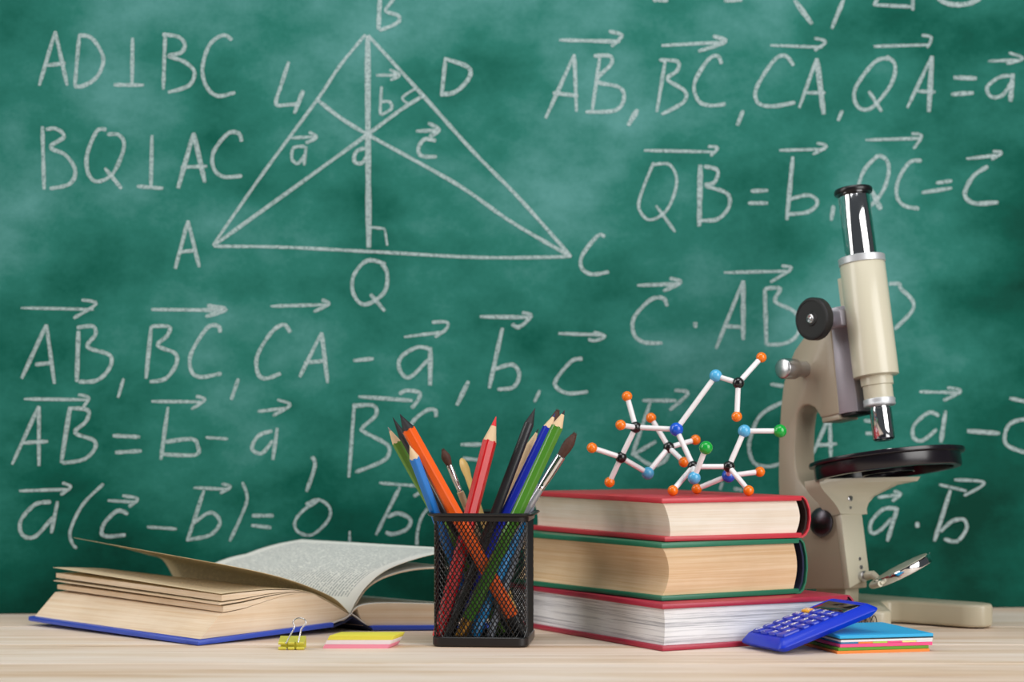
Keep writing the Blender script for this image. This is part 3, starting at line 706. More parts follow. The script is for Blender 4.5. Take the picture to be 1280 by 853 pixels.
finish(bm, 'rim', M_blackp, cup)

# pencils and brushes: (bottom point, top point) of each axis
PEN = {
 'red': ((-0.0544, 1.4933, 0.0055), (-0.0121, 1.5154, 0.1705)),
 'orange': ((0.0091, 1.4904, 0.0055), (-0.0836, 1.4936, 0.1721)),
 'blueL': ((-0.0241, 1.5295, 0.0055), (-0.0758, 1.4801, 0.1489)),
 'greenL': ((-0.0079, 1.5246, 0.0055), (-0.0934, 1.5058, 0.1626)),
 'blackL': ((-0.0021, 1.5314, 0.0055), (-0.0909, 1.5245, 0.17)),
 'brush1': ((0.0043, 1.5366, 0.0055), (-0.0528, 1.5179, 0.1462)),
 'woodL': ((0.0082, 1.499, 0.0055), (-0.0392, 1.5549, 0.1385)),
 'tanL': ((0.0039, 1.5108, 0.0055), (-0.0686, 1.5311, 0.1455)),
 'black': ((-0.0478, 1.4862, 0.0055), (0.0177, 1.5284, 0.1773)),
 'nat': ((-0.0496, 1.5366, 0.0055), (0.0203, 1.5367, 0.1615)),
 'royal': ((-0.05, 1.5025, 0.0055), (0.0328, 1.5208, 0.173)),
 'greenR': ((-0.0391, 1.4814, 0.0055), (0.0391, 1.4814, 0.175)),
 'brush2': ((-0.029, 1.537, 0.0055), (0.0357, 1.537, 0.1762)),
 'brush3': ((-0.0489, 1.5141, 0.0055), (0.0481, 1.503, 0.1584)),
 'gray': ((-0.0169, 1.486, 0.0055), (0.0198, 1.5501, 0.1181)),
 'cyan': ((-0.0282, 1.4881, 0.0055), (0.011, 1.5235, 0.0981)),
}
M_woodp = mat('bare_pencil_wood', 'e6c79f', 0.6, var=0.08, scale=120, stretch=(1, 1, 0.2))
M_lead = mat('graphite', '2c2c30', 0.35, 0.4)
M_hair = mat('brown_bristles', '4a2c22', 0.7, var=0.5, scale=700)
def pencil(key, col, label, r, cone=0.020, tipcol=None, wood=None, hexa=True, rough=0.3, end=None, leadr=0.16, phase=0.3):
    a, b = map(Vector, PEN[key]); d = (b-a).normalized(); L = (b-a).length; seg = 6 if hexa else 20
    m = col if not isinstance(col, str) else mat(key+'_lacquer', col, rough+0.05, coat=0.25, var=0.02)
    o = thing('pencil' if key != 'graphite' else 'pencil', label, 'pencil', tuple(a), 'pencils in the mesh holder')
    x, y, z = basis(d)
    if hexa:
        bm = bmesh.new(); rings = []
        s0 = 0.0 if not end else end[1]
        for t, sc in ((s0, 0.93), (s0+0.0006, 1.0), (L-cone-0.0008, 1.0)):
            ring = []
            for k in range(6):
                for w_ in (-0.12, 0.12):
                    an = pi/3*k+w_+phase; ring.append(a+z*t+(x*cos(an)+y*sin(an))*r*sc)
            rings.append(ring)
        # scalloped sharpened edge
        last = []
        for k in range(6):
            for w_ in (-0.12, 0.12):
                an = pi/3*k+w_+phase; last.append(a+z*(L-cone+0.0006)+(x*cos(an)+y*sin(an))*r*0.97)
        rings.append(last); add_ring_surface(bm, rings)
        finish(bm, 'barrel', m, o, smooth=25)
    else:
        bm = bmesh.new(); lathe(bm, a, d, [(r*0.9, 0 if not end else end[1]), (r, 0.0006+(0 if not end else end[1])), (r, L-cone)], 20); finish(bm, 'barrel', m, o)
    if end:
        bm = bmesh.new(); lathe(bm, a, d, [(r*0.86, 0), (r*0.98, 0.0008), (r*0.98, end[1]-0.0001)], 18); finish(bm, 'end_cap', end[0], o)
    wm = wood or M_woodp
    bm = bmesh.new(); lathe(bm, a, d, [(r*0.96, L-cone), (r*leadr*1.6, L-cone*leadr*1.6)], 20); finish(bm, 'sharpened_wood', wm, o)
    bm = bmesh.new(); lathe(bm, a, d, [(r*leadr*1.6, L-cone*leadr*1.6), (r*0.05, L)], 14)
    finish(bm, 'pencil_lead', M_lead if not tipcol else mat(key+'_lead', tipcol, 0.5), o)
    return o
M_bw = mat('black_dyed_wood', '201f22', 0.6)
M_gold = mat('gold_ferrule', 'b98a3c', 0.3, 0.8, var=0.1)
pencil('red', 'cf0a14', 'thick glossy red pencil with a red point in the pencil holder', 0.0054, 0.0195, 'e02a30', leadr=0.24)
pencil('orange', 'f4600e', 'thick orange pencil with a black point in front of the pencil holder', 0.0052, 0.0135, wood=M_bw, end=(mat('black_pencil_end', '191a1f', 0.3), 0.018))
pencil('blueL', '0a78d2', 'sky blue pencil in front of the thick orange one, leaning left', 0.0041, 0.0105, tipcol='d8c49c')
pencil('greenL', '5d8f2f', 'olive green pencil leaning furthest left in the pencil holder', 0.0036, 0.0135, tipcol='8b8a86')
pencil('blackL', '26242a', 'black pencil leaning left between the olive and orange pencils', 0.0036, 0.017, wood=M_bw, hexa=False)
pencil('tanL', 'd9b489', 'short bare wood pencil hidden behind the thick orange pencil', 0.0034, 0.012)
pencil('black', '1d1c20', 'matt black pencil with black point leaning right', 0.0038, 0.0135, wood=M_bw, hexa=False, rough=0.45)
pencil('nat', M_woodp, 'bare wood pencil with dark point between the black and royal blue ones', 0.0034, 0.014, hexa=False)
pencil('royal', '0c24a8', 'royal blue pencil leaning right beside the green one', 0.0041, 0.0125, tipcol='1d2a60')
pencil('greenR', '4b8a28', 'bright green pencil leaning right with pale wooden point', 0.0045, 0.0135, end=(M_gold, 0.016))
# short cyan pencil and grey rod
def rod(name, key, m, label, cat, r):
    a, b = map(Vector, PEN[key]); bm = bmesh.new(); L = (b-a).length
    lathe(bm, a, b-a, [(r*0.7, 0), (r, 0.001), (r, L-0.002), (r*0.8, L-0.0006), (r*0.3, L)], 18)
    return mesh_thing(bm, name, m, label, cat, tuple(a))
rod('pencil', 'cyan', mat('cyan_lacquer', '0d83c4', 0.3, coat=0.4), 'cyan pencil stub standing inside the mesh behind the green pencil', 'pencil', 0.0036)['group'] = 'pencils in the mesh holder'
rod('pen_tube', 'gray', mat('grey_blue_plastic', '7c828e', 0.3, coat=0.3), 'slim grey blue plastic pen standing at the right of the holder', 'pen', 0.0031)
a, b = map(Vector, PEN['woodL']); L = (b-a).length; bm = bmesh.new()
x, y, z = basis(b-a)
rings = []
for t, rr in ((0, 0.5), (0.001, 0.9), (L-0.016, 0.95), (L-0.010, 1.25), (L-0.005, 1.15), (L-0.0018, 0.8), (L-0.0003, 0.35), (L, 0.1)):
    rings.append([a+z*t+(x*cos(2*pi*k/16)*1.15+y*sin(2*pi*k/16)*0.7)*0.0028*rr for k in range(16)])
add_ring_surface(bm, rings)
mesh_thing(bm, 'wooden_modelling_tool', mat('yellow_varnished_wood', 'e5bd72', 0.35, coat=0.3), 'yellow varnished wooden stick with rounded end beside the red pencil', 'wooden stick', tuple(a))
def brush(key, label, r, rf, hair, ferr, handle, flat=1.0, hl=0.0175, hr=1.15):
    a, b = map(Vector, PEN[key]); d = (b-a).normalized(); L = (b-a).length
    o = thing('paint_brush', label, 'paint brush', tuple(a), 'paint brushes in the mesh holder')
    bm = bmesh.new(); lathe(bm, a, d, [(r*0.5, 0), (r*0.8, 0.004), (r, 0.03), (r, L-hl-ferr), (rf*0.7, L-hl-ferr+0.0005)], 16); finish(bm, 'handle', handle, o)
    bm = bmesh.new(); f0 = L-hl-ferr
    lathe(bm, a, d, [(rf*0.75, f0), (rf*0.8, f0+0.0005), (rf*0.78, f0+0.002), (rf*0.92, f0+0.0024), (rf*0.80, f0+0.0032), (rf*0.88, f0+0.006), (rf, f0+ferr*0.6), (rf, f0+ferr-0.0004), (rf*0.9, f0+ferr)], 24)
    finish(bm, 'ferrule', M_chrome, o)
    bm = bmesh.new(); h0 = L-hl; x, y, z = basis(d)
    lathe(bm, a, d, [(rf*0.8, h0-0.001), (rf*hr, h0+hl*0.35), (rf*hr*0.95, h0+hl*0.6), (rf*0.6, h0+hl*0.86), (rf*0.2, h0+hl*0.97)], 16)
    rq = random.Random(5)
    for k in range(60):
        an = rq.uniform(0, 2*pi); q_ = rq.uniform(0.3, 1.0); c = x*cos(an)+y*sin(an)
        p0 = a+z*(h0)+c*rf*0.8*q_; p1 = a+z*(h0+hl*0.5)+c*rf*hr*q_*1.02; p2 = a+z*(h0+hl*rq.uniform(0.86, 1.03))+c*rf*rq.uniform(0.05, 0.55)
        tube(bm, [p0, p1, p2], [0.00018, 0.00018, 0.00006], 4)
    finish(bm, 'bristles', hair, o, smooth=60)
    return o
brush('brush1', 'thin brush with rounded brown bristles left of the red pencil', 0.0027, 0.0024, M_hair, 0.0225, mat('pale_brush_handle', 'e2c79c', 0.4, coat=0.2), hl=0.0135, hr=1.45)
brush('brush2', 'brush hidden between the royal blue and green pencils', 0.003, 0.003, M_hair, 0.030, mat('dark_red_handle', '8c2a22', 0.3, coat=0.4), hl=0.016)
brush('brush3', 'brush with brown bristles and shiny ferrule leaning furthest right', 0.0029, 0.0036, M_hair, 0.0300, mat('silver_grey_handle', 'b4b7bf', 0.25, 0.5), hl=0.021)

# ------------------------------------------------------------------ microscope
AZ = radians(50); TH = radians(9)
uu = Vector((cos(AZ), -sin(AZ), 0)); rv = Vector((sin(AZ), cos(AZ), 0))
ua = (uu*cos(TH)+Z*sin(TH)); za = (-uu*sin(TH)+Z*cos(TH))
S = P(1108, 573, 1.612)
def MF(a, b, c): return S+ua*a+rv*b+za*c
def mb(px, py, b): v = ray_plane(px, py, MF(0, b, 0), rv)-S; return (v.dot(ua), v.dot(za))
def ma(px, py, a): v = ray_plane(px, py, MF(a, 0, 0), ua)-S; return (v.dot(rv), v.dot(za))
def cy(py): return mb_axis(py)
def mb_axis(py):
    k = (py-YH)/F; return (CH-k*S.y-S.z)/(za.z+k*za.y)
mic = thing('microscope', 'beige student microscope with black round stage standing right of the books', 'microscope', (0.29, 1.66, 0))
HB = 0.0128
# base: two toes meeting at the heel, on little feet
foot = [(0.243, 1.695), (0.248, 1.715), (0.262, 1.728), (0.282, 1.732), (0.300, 1.724), (0.386, 1.636), (0.3905, 1.626), (0.388, 1.615), (0.380, 1.6085), (0.370, 1.6095), (0.362, 1.6145),
        (0.322, 1.652), (0.312, 1.655), (0.305, 1.648), (0.2975, 1.570), (0.2955, 1.558), (0.289, 1.5515), (0.280, 1.5515), (0.274, 1.557), (0.2725, 1.566)]
bm = bmesh.new(); prism(bm, foot, lambda u, v: Vector((u, v, 0.0012)), lambda u, v: Vector((u, v, 0.0196)), 0.0028, seg=3); finish(bm, 'base', M_basec, mic)
for x, y in ((0.377, 1.622), (0.284, 1.563), (0.268, 1.71)):
    bm = bmesh.new(); lathe(bm, (x, y, 0), Z, [(0.006, 0), (0.006, 0.0014)], 16); finish(bm, 'rubber_foot', M_blackm, mic)
# arm: one cast C-shaped profile
AF = -0.0427                                            # front face of the pillar
leftface = [(1000, 737), (986, 712), (978, 680), (974, 640), (972.5, 600), (973, 555), (975.5, 510), (979, 480), (985, 457), (993, 438), (1003, 424), (1014, 411), (1026, 401), (1038, 396),
            (1049, 518), (1026, 523), (1022, 516), (1018, 510), (1011, 506.5), (1004, 507), (999, 512), (996, 519), (994, 535), (992.5, 562), (993.5, 585), (998, 600), (1006, 610), (1016, 616), (1028, 621), (1040, 632), (1050, 645), (1059, 737)]
prof = [mb(px, py, -HB) for px, py in leftface]
AFT = prof[-1][0]
bm = bmesh.new(); prism(bm, prof, lambda a, c: MF(a, -HB, c), lambda a, c: MF(a, HB, c), 0.0016, seg=3); finish(bm, 'arm', M_armc, mic, smooth=40)
AF = 0.5*(prof[-1][0]+prof[-2][0])
# pale front plate of the pillar
c0 = ma(1075, 735, AF)[1]; c1 = ma(1067, 643, AF)[1]
bm = bmesh.new(); prism(bm, [(-HB-0.0002, c0), (HB+0.0006, c0+0.008), (HB+0.0006, c1), (-HB-0.0002, c1)], lambda b, c: MF(AF-0.004, b, c), lambda b, c: MF(AF+0.0022, b, c), 0.0006); finish(bm, 'pillar_plate', M_cream, mic)
# bracket carrying the stage
rows = [(643, 1051, 1084, AF+0.003), (636, 1047.5, 1083.5, AF+0.003), (629, 1043, 1086, AF+0.003), (621, 1036, 1093, AF+0.005), (614.5, 1030, 1106, AF+0.012), (609.5, 1026.5, 1122, AF+0.02), (604.5, 1024.5, 1147, AF+0.033), (599, 1024, 1150.5, AF+0.035)]
bm = bmesh.new(); R_ = []
for py, xl, xr, ar in rows:
    bl, cl = ma(xl, py, AF+0.003); yr = py-(3 if py < 610 else 0)*1.0; br, cr = ma(xr, yr if py < 610 else py, ar)
    ring = []
    for t in range(9): ring.append(MF(AF+0.003+(ar-AF-0.003)*t/8, bl+(br-bl)*t/8, cl+(cr-cl)*t/8))
    back = []
    for t in range(9):
        tt = 1-t/8; back.append(MF(AF+0.003+(ar-AF-0.003)*tt-0.016, bl+(br-bl)*tt, cl+(cr-cl)*tt))
    R_.append(ring+back)
add_ring_surface(bm, R_); finish(bm, 'stage_bracket', M_cream, mic, smooth=50)
cs = ma(1062, 623, AF+0.003)
for px, py, r, h in ((1062, 623, 0.0028, 0.0012), (1063, 635, 0.0012, 0.0006)):
    b_, c_ = ma(px, py, AF+0.0032); bm = bmesh.new(); lathe(bm, MF(AF+0.0030, b_, c_), ua, [(r, 0), (r, h), (r*0.8, h+0.0003)], 20)
    finish(bm, 'screw', M_satin, mic)
for px, py, r, h in ((1074.5, 699, 0.0014, 0.0005), (1076, 709.5, 0.0017, 0.0008)):
    b_, c_ = ma(px, py, AF+0.0022); bm = bmesh.new(); lathe(bm, MF(AF+0.0022, b_, c_), ua, [(r, 0), (r, h)], 18); finish(bm, 'screw', M_satin, mic)
# stage
bm = bmesh.new()
lathe(bm, S, za, [(0.052, -0.0125), (0.0545, -0.0128), (0.0582, -0.0125), (0.0588, -0.0115), (0.0588, -0.0022), (0.0600, -0.0018), (0.0622, -0.0014), (0.0626, 0.0), (0.0622, 0.0016), (0.0595, 0.0022), (0.008, 0.0020), (0.008, -0.0040), (0.030, -0.0045), (0.051, -0.0045), (0.052, -0.0125)], 72, cap=False)
bmesh.ops.remove_doubles(bm, verts=bm.verts, dist=0.00002)
finish(bm, 'stage', M_stage, mic, smooth=40)
bm = bmesh.new(); lathe(bm, S, za, [(0.020, -0.0130), (0.021, -0.0128), (0.021, -0.0046), (0.010, -0.0046), (0.010, -0.0130)], 32, cap=False); finish(bm, 'diaphragm_ring', M_stage, mic)
for an in (0.6, 2.2, 3.9, 5.3):
    bm = bmesh.new(); lathe(bm, MF(0.040*cos(an), 0.040*sin(an), -0.0045), -za, [(0.0035, 0), (0.0035, 0.002), (0.0026, 0.0026)], 14); finish(bm, 'stage_screw', M_blackp, mic)
# body tube and optics
c = {k: mb_axis(v) for k, v in dict(top=236, lip=243, coltop=321.5, colbot=330, bodybot=471, ring0=473, ring1=482, neck=499, sil=508, obj=551).items()}
def tubepart(name, prof, m, seg=48, smooth=35, label=None):
    bm = bmesh.new(); lathe(bm, S, za, prof, seg); return finish(bm, name, m, mic, smooth=smooth, label=label)
tubepart('eyepiece_cap', [(0.0125, c['lip']-0.0005), (0.0150, c['lip']), (0.0156, c['lip']+0.001), (0.0156, c['top']-0.0014), (0.0148, c['top']-0.0002), (0.011, c['top']), (0.009, c['top']-0.0015)], M_blackp)
tubepart('eyepiece_tube', [(0.0126, c['coltop']-0.001), (0.0128, c['coltop']), (0.0128, c['lip']+0.0005), (0.0126, c['lip']+0.0008)], M_chrome, 64)
tubepart('collar', [(0.0182, c['colbot']-0.0004), (0.0190, c['colbot']), (0.0190, c['coltop']-0.0006), (0.0184, c['coltop']), (0.0128, c['coltop']+0.0001)], M_alu)
bm = bmesh.new()
lathe(bm, S, za, [(0.0172, c['bodybot']), (0.0184, c['bodybot']+0.0006), (0.0184, c['colbot']-0.0014), (0.0178, c['colbot']-0.0004)], 56)
finish(bm, 'body_tube', M_cream, mic)
bm = bmesh.new(); box(bm, S, ua, rv, za, -0.0222, -0.010, -0.0072, 0.0072, c['bodybot']+0.0004, c['colbot']-0.008, 0.001); finish(bm, 'tube_slide', M_cream, mic)
tubepart('neck_ring', [(0.0120, c['ring1']-0.0004), (0.0131, c['ring1']), (0.0131, c['ring0']), (0.0125, c['bodybot']+0.001)], M_cream)
tubepart('neck', [(0.0117, c['neck']), (0.0119, c['neck']+0.0005), (0.0119, c['ring1'])], M_cream)
tubepart('nose_ring', [(0.0118, c['sil']-0.0002), (0.0127, c['sil']+0.0003), (0.0130, c['sil']+0.0015), (0.0126, c['sil']+0.0024), (0.0130, c['neck']-0.0012), (0.0126, c['neck'])], M_alu)
tubepart('objective_lens', [(0.004, c['obj']+0.0008), (0.0072, c['obj']), (0.0086, c['obj']+0.0012), (0.0089, c['obj']+0.0018), (0.0089, c['sil']-0.0022), (0.0080, c['sil']-0.0018), (0.0080, c['sil'])], M_chrome, 64)
# focusing rail between arm and tube
fa = mb(1048.5, 517, -HB)[0]; cr0 = mb(1049, 518, -HB)[1]; cr1 = mb(1043, 384, -HB)[1]
bm = bmesh.new()
poly = [(fa-0.004, -0.0122), (fa+0.0085, -0.0122), (fa+0.0165, -0.0085), (fa+0.0165, 0.0085), (fa+0.0085, 0.0122), (fa-0.004, 0.0122)]
prism(bm, poly, lambda a, b: MF(a, b, cr0), lambda a, b: MF(a, b, cr1), 0.0006); finish(bm, 'focus_rail', M_rail, mic)
bm = bmesh.new(); box(bm, S, ua, rv, za, min(fa+0.0165, -0.030), -0.0200, -0.0070, 0.0070, cr0+0.001, cr1-0.002, 0.0005); finish(bm, 'rack', M_blackm, mic)
bm = bmesh.new(); box(bm, S, ua, rv, za, fa-0.020, fa-0.0005, -0.0118, 0.0118, cr0-0.0042, cr0+0.0008, 0.0012); finish(bm, 'arm_lip', M_armc, mic)
bm = bmesh.new(); box(bm, S, ua, rv, za, fa+0.0005, -0.018, -0.0100, 0.0100, cr0-0.0025, cr0-0.0002, 0.0005); finish(bm, 'rail_foot', M_blackm, mic)
# knobs
def knob(name, px, py, b0, prof, m, seg=40, label=None):
    a_, c_ = mb(px, py, b0); bm = bmesh.new(); lathe(bm, MF(a_, b0, c_), -rv, prof, seg); o = finish(bm, name, m, mic, label=label); return a_, c_, o
kb = 0.0430
a_, c_, kn = knob('focus_knob', 1013.4, 398.7, -kb, [(0.0150, -0.0094), (0.0165, -0.0088), (0.0174, -0.0075), (0.0174, -0.0012), (0.0166, -0.0002), (0.0150, 0.0), (0.0148, -0.0005), (0.0060, -0.0006), (0.0055, 0.0003), (0.0040, 0.0003)], M_blackm, 56)
bm = bmesh.new(); lathe(bm, MF(a_, -kb, c_), -rv, [(0.0038, 0.0), (0.0036, 0.0009), (0.0028, 0.0011), (0.0018, 0.0004), (0.0008, 0.0009)], 24)
x_ = finish(bm, 'knob_screw', M_satin, kn)
bm = bmesh.new(); lathe(bm, MF(a_, -kb+0.009, c_), rv, [(0.0048, 0), (0.0048, 0.0250)], 24); finish(bm, 'knob_shaft', M_rail, mic)
bm = bmesh.new(); box(bm, MF(a_, -kb+0.030, c_), ua, rv, za, -0.006, 0.012, -0.007, 0.006, -0.007, 0.007, 0.002); finish(bm, 'shaft_block', M_rail, mic)
fk = 0.0405
a_, c_ = mb(977.5, 461, -fk)
bm = bmesh.new(); n_ = 40
rings = []
for r, hh, kn_ in ((0.0070, 0.0, 0), (0.0082, -0.0006, 0), (0.0084, -0.0012, 1), (0.0084, -0.0150, 1), (0.0080, -0.0158, 0), (0.0066, -0.0159, 0), (0.0066, -0.0276, 0)):
    x, y, z = basis(-rv, za)
    rings.append([MF(a_, -fk, c_)+z*hh+(x*cos(2*pi*k/80)+y*sin(2*pi*k/80))*(r*(1+0.02*kn_*(-1)**k)) for k in range(80)])
add_ring_surface(bm, rings); finish(bm, 'fine_focus_knob', M_satin, mic, smooth=60)
a_, c_, hk = knob('hinge_knob', 1022, 653.5, -0.0200, [(0.0106, -0.0070), (0.0120, -0.0052), (0.0121, -0.0038), (0.0110, -0.0024), (0.0066, -0.0006), (0.0030, 0.0), (0.0008, 0.0004)], M_dchrome, 48)
# mirror below the stage
mc = P(1130, 713, 1.603); mn = Vector((-0.455, 0.055, 0.873)).normalized()
bm = bmesh.new(); lathe(bm, mc, mn, [(0.0215, -0.0030), (0.0242, -0.0030), (0.0247, -0.0022), (0.0247, 0.0026), (0.0240, 0.0034), (0.0228, 0.0034), (0.0222, 0.0026)], 64); finish(bm, 'mirror_rim', M_chrome, mic)
bm = bmesh.new(); lathe(bm, mc, mn, [(0.0226, 0.0020), (0.0220, 0.0037), (0.012, 0.0041)], 48); finish(bm, 'mirror_back', M_cream, mic)
bm = bmesh.new(); lathe(bm, mc, -mn, [(0.0216, 0.0026), (0.0216, 0.0032)], 48); finish(bm, 'mirror_glass', M_mirror, mic)
x, y, z = basis(mn, ua)
pb, pc = ma(1077, 721, AF+0.002); pin = MF(AF+0.002, pb, pc)
bm = bmesh.new(); lathe(bm, pin, ua, [(0.0042, 0), (0.0044, 0.001), (0.0044, 0.0035), (0.0030, 0.0040), (0.0030, 0.010)], 24); finish(bm, 'mirror_pin', M_satin, mic)
e_near = P(1098, 728, 1.597); 
arc = []
dm = (pin-mc).normalized(); dm = (dm-mn*dm.dot(mn)).normalized(); tm = mn.cross(dm)
for k in range(17):
    an = radians(-82+164*k/16); arc.append(mc+mn*0.0005+(dm*cos(an)+tm*sin(an))*0.0285)
bm = bmesh.new(); tube(bm, arc, 0.0024, 10)
tube(bm, [pin+ua*0.006, pin+ua*0.012, mc+dm*0.0285+mn*0.0005], [0.0040, 0.0036, 0.0028], 12)
for p in (arc[0], arc[-1]): tube(bm, [p, mc+(p-mc)*0.84], 0.0016, 10)
finish(bm, 'mirror_fork', M_cream, mic, smooth=50)
# hinge post joining pillar and base
bm = bmesh.new(); hp0 = MF(AF-0.022, 0, c0+0.004); box(bm, (hp0.x, hp0.y, 0), uu, rv, Z, -0.016, 0.016, -0.0085, 0.0085, 0.0190, hp0.z+0.004, 0.001); finish(bm, 'hinge_post', M_basec, mic)

# ------------------------------------------------------------------ note pads, calculator
PA = radians(13.9); Q1 = Vector((cos(PA), sin(PA), 0)); Q2 = Vector((-sin(PA), cos(PA), 0)); QO = Vector((0.2334, 1.430, 0))
M_cy = mat('sky_blue_paper', '2aaee6', 0.55, var=0.02); M_pk = mat('pink_paper', 'f0508c', 0.6, var=0.03); M_gn = mat('leaf_green_paper', '5c9a22', 0.6, var=0.03); M_og = mat('orange_paper', 'f28a35', 0.6, var=0.03)
M_wp = mat('white_paper', 'e9ebf0', 0.7, var=0.02); M_te = mat('teal_paper', '2480b4', 0.6); M_lm = mat('lime_paper', 'b4d84c', 0.6); M_yl = mat('pale_yellow_paper', 'f0ec96', 0.6)
def pad(name, label, cat, z0, z1, dx0, dx1, dy0, dy1, m, yaw=0.0, slant=0.0):
    e1 = (Q1*cos(yaw)+Q2*sin(yaw)); e2 = (Q2*cos(yaw)-Q1*sin(yaw)); o = QO
    bm = bmesh.new(); prism(bm, [(dx0, dy0), (dx1, dy0), (dx1, dy1), (dx0, dy1)], lambda u, v: o+e1*u+e2*v+Z*z0, lambda u, v: o+e1*(u+slant)+e2*(v+slant*0.3)+Z*z1, 0.0002, seg=1)
    c = o+e1*(dx0+dx1)/2+e2*(dy0+dy1)/2+Z*z0
    return mesh_thing(bm, name, m, label, cat, tuple(c), 'stacked note pads')
pad('sticky_note_pad', 'orange sticky note pad at the bottom of the note pad stack', 'note pad', 0.0, 0.0020, -0.0010, 0.071, 0.0, 0.072, M_og, 0.0)
pad('sticky_note_pad', 'green sticky note pad just above the orange one', 'note pad', 0.0021, 0.0043, 0.0002, 0.0705, 0.0005, 0.072, M_gn, 0.005)
pad('sticky_note_pad', 'pink sticky note pad just above the green one', 'note pad', 0.0044, 0.0068, 0.0016, 0.0735, 0.0008, 0.073, M_pk, 0.0)
fp = thing('flag_pad', 'white pad with a row of coloured index flags between pink and blue pads', 'note pad', tuple(QO+Q1*0.037+Q2*0.036+Z*0.0069), 'stacked note pads')
fx = [0.0022, 0.0158, 0.0270, 0.0385, 0.0500, 0.0610, 0.0735]
for k, m in enumerate((M_te, M_og, M_lm, M_pk, M_yl, M_wp)):
    bm = bmesh.new(); box(bm, QO, Q1, Q2, Z, fx[k], fx[k+1]-0.0001, 0.001, 0.060, 0.0069, 0.0081, 0.00015, seg=1); finish(bm, 'index_flag', m, fp)
bm = bmesh.new(); box(bm, QO, Q1, Q2, Z, 0.0022, 0.0738, 0.0008, 0.074, 0.0082, 0.0098, 0.0002, seg=1); finish(bm, 'white_sheets', M_wp, fp)
nb = thing('spiral_notepad', 'sky blue wire bound notepad on top of the note pad stack', 'notepad', tuple(QO+Q1*0.037+Q2*0.04+Z*0.0099))
bm = bmesh.new(); box(bm, QO, Q1, Q2, Z, 0.0010, 0.0742, 0.0006, 0.0935, 0.0099, 0.0106, 0.0002, seg=1); finish(bm, 'black_back_cover', M_blackp, nb)
bm = bmesh.new(); box(bm, QO, Q1, Q2, Z, 0.0012, 0.0740, 0.0004, 0.0885, 0.0107, 0.0130, 0.0003, seg=1); finish(bm, 'blue_sheets', M_cy, nb)
for k in range(14):
    x_ = 0.006+0.0048*k; bm = bmesh.new(); ctr = QO+Q1*x_+Q2*0.0918+Z*0.0135
    tube(bm, [ctr+(Q2*cos(2*pi*t/16)*0.0040+Z*sin(2*pi*t/16)*0.0042)+Q1*(0.0012*t/16) for t in range(17)], 0.00035, 6)
    finish(bm, 'wire_ring', M_blackp, nb, smooth=80)

# calculator
cb = Vector((0.192, 1.420, 0)); cw_ = Vector((-0.386, 0.922, 0)).normalized(); ll = Vector((0.922, 0.386, 0)).normalized(); tl = math.asin(0.0262/0.086)
cl_ = ll*cos(tl)+Z*sin(tl); cn = cl_.cross(cw_).normalized(); W_, L_c = 0.0600, 0.0870
cb = cb+Z*0.0002
calc = thing('calculator', 'small blue pocket calculator leaning on the note pads', 'calculator', tuple(cb+cw_*0.03+cl_*0.04))
def K(x, y, z): return cb+cw_*x+cl_*y+cn*z        # x across from the right edge, y up the face
M_cb = mat('blue_calculator_plastic', '0430c6', 0.4, var=0.02, coat=0.1, spec=0.35); M_key = mat('blue_key', '1330b8', 0.35, var=0.02, coat=0.2)
M_ykey = mat('yellow_key', 'f2a91e', 0.35, coat=0.2); M_disp = mat('dark_display', '1c1e1f', 0.08, var=0.02, spec=0.8, coat=0.6); M_leg = mat('white_print', 'ffffff', 0.5, var=0.0)
bm = bmesh.new()
def kr(ix, z, r): return [K(u, v, z) for u, v in rrect(ix, W_-ix, ix, L_c-ix, r, 4)]
add_ring_surface(bm, [kr(0.004, 0.0, 0.004), kr(0.0006, 0.0030, 0.005), kr(0.0, 0.0042, 0.005), kr(0.0004, 0.0052, 0.005), kr(0.0052, 0.0094, 0.003), kr(0.0060, 0.0097, 0.0025), kr(0.0068, 0.0092, 0.002)])
finish(bm, 'case', M_cb, calc, smooth=28)
bm = bmesh.new(); box(bm, K(0, 0, 0), cw_, cl_, cn, 0.0085, W_-0.0085, 0.0615, 0.0765, 0.0088, 0.0097, 0.0003); finish(bm, 'display', M_disp, calc)
def text_mesh(s, size):
    cu = bpy.data.curves.new('t', 'FONT'); cu.body = s; cu.size = size; cu.align_x = 'CENTER'; cu.align_y = 'CENTER'; cu.resolution_u = 2
    o = bpy.data.objects.new('t', cu); COL.objects.link(o); dg = bpy.context.evaluated_depsgraph_get()
    me = bpy.data.meshes.new_from_object(o.evaluated_get(dg)); bpy.data.objects.remove(o); return me
keyw, keyh, gx, gy = 0.0098, 0.0066, 0.0115, 0.0086; x0_, y0_ = W_-0.0128, 0.0118
legs = [['0', '.', '=', '+'], ['1', '2', '3', ''], ['4', '5', '6', '\u2212'], ['7', '8', '9', '\u00d7'], ['MR', 'M\u2212', 'M+', '\u00f7'], ['ON', '\u221a', '%', '\u00b1']]
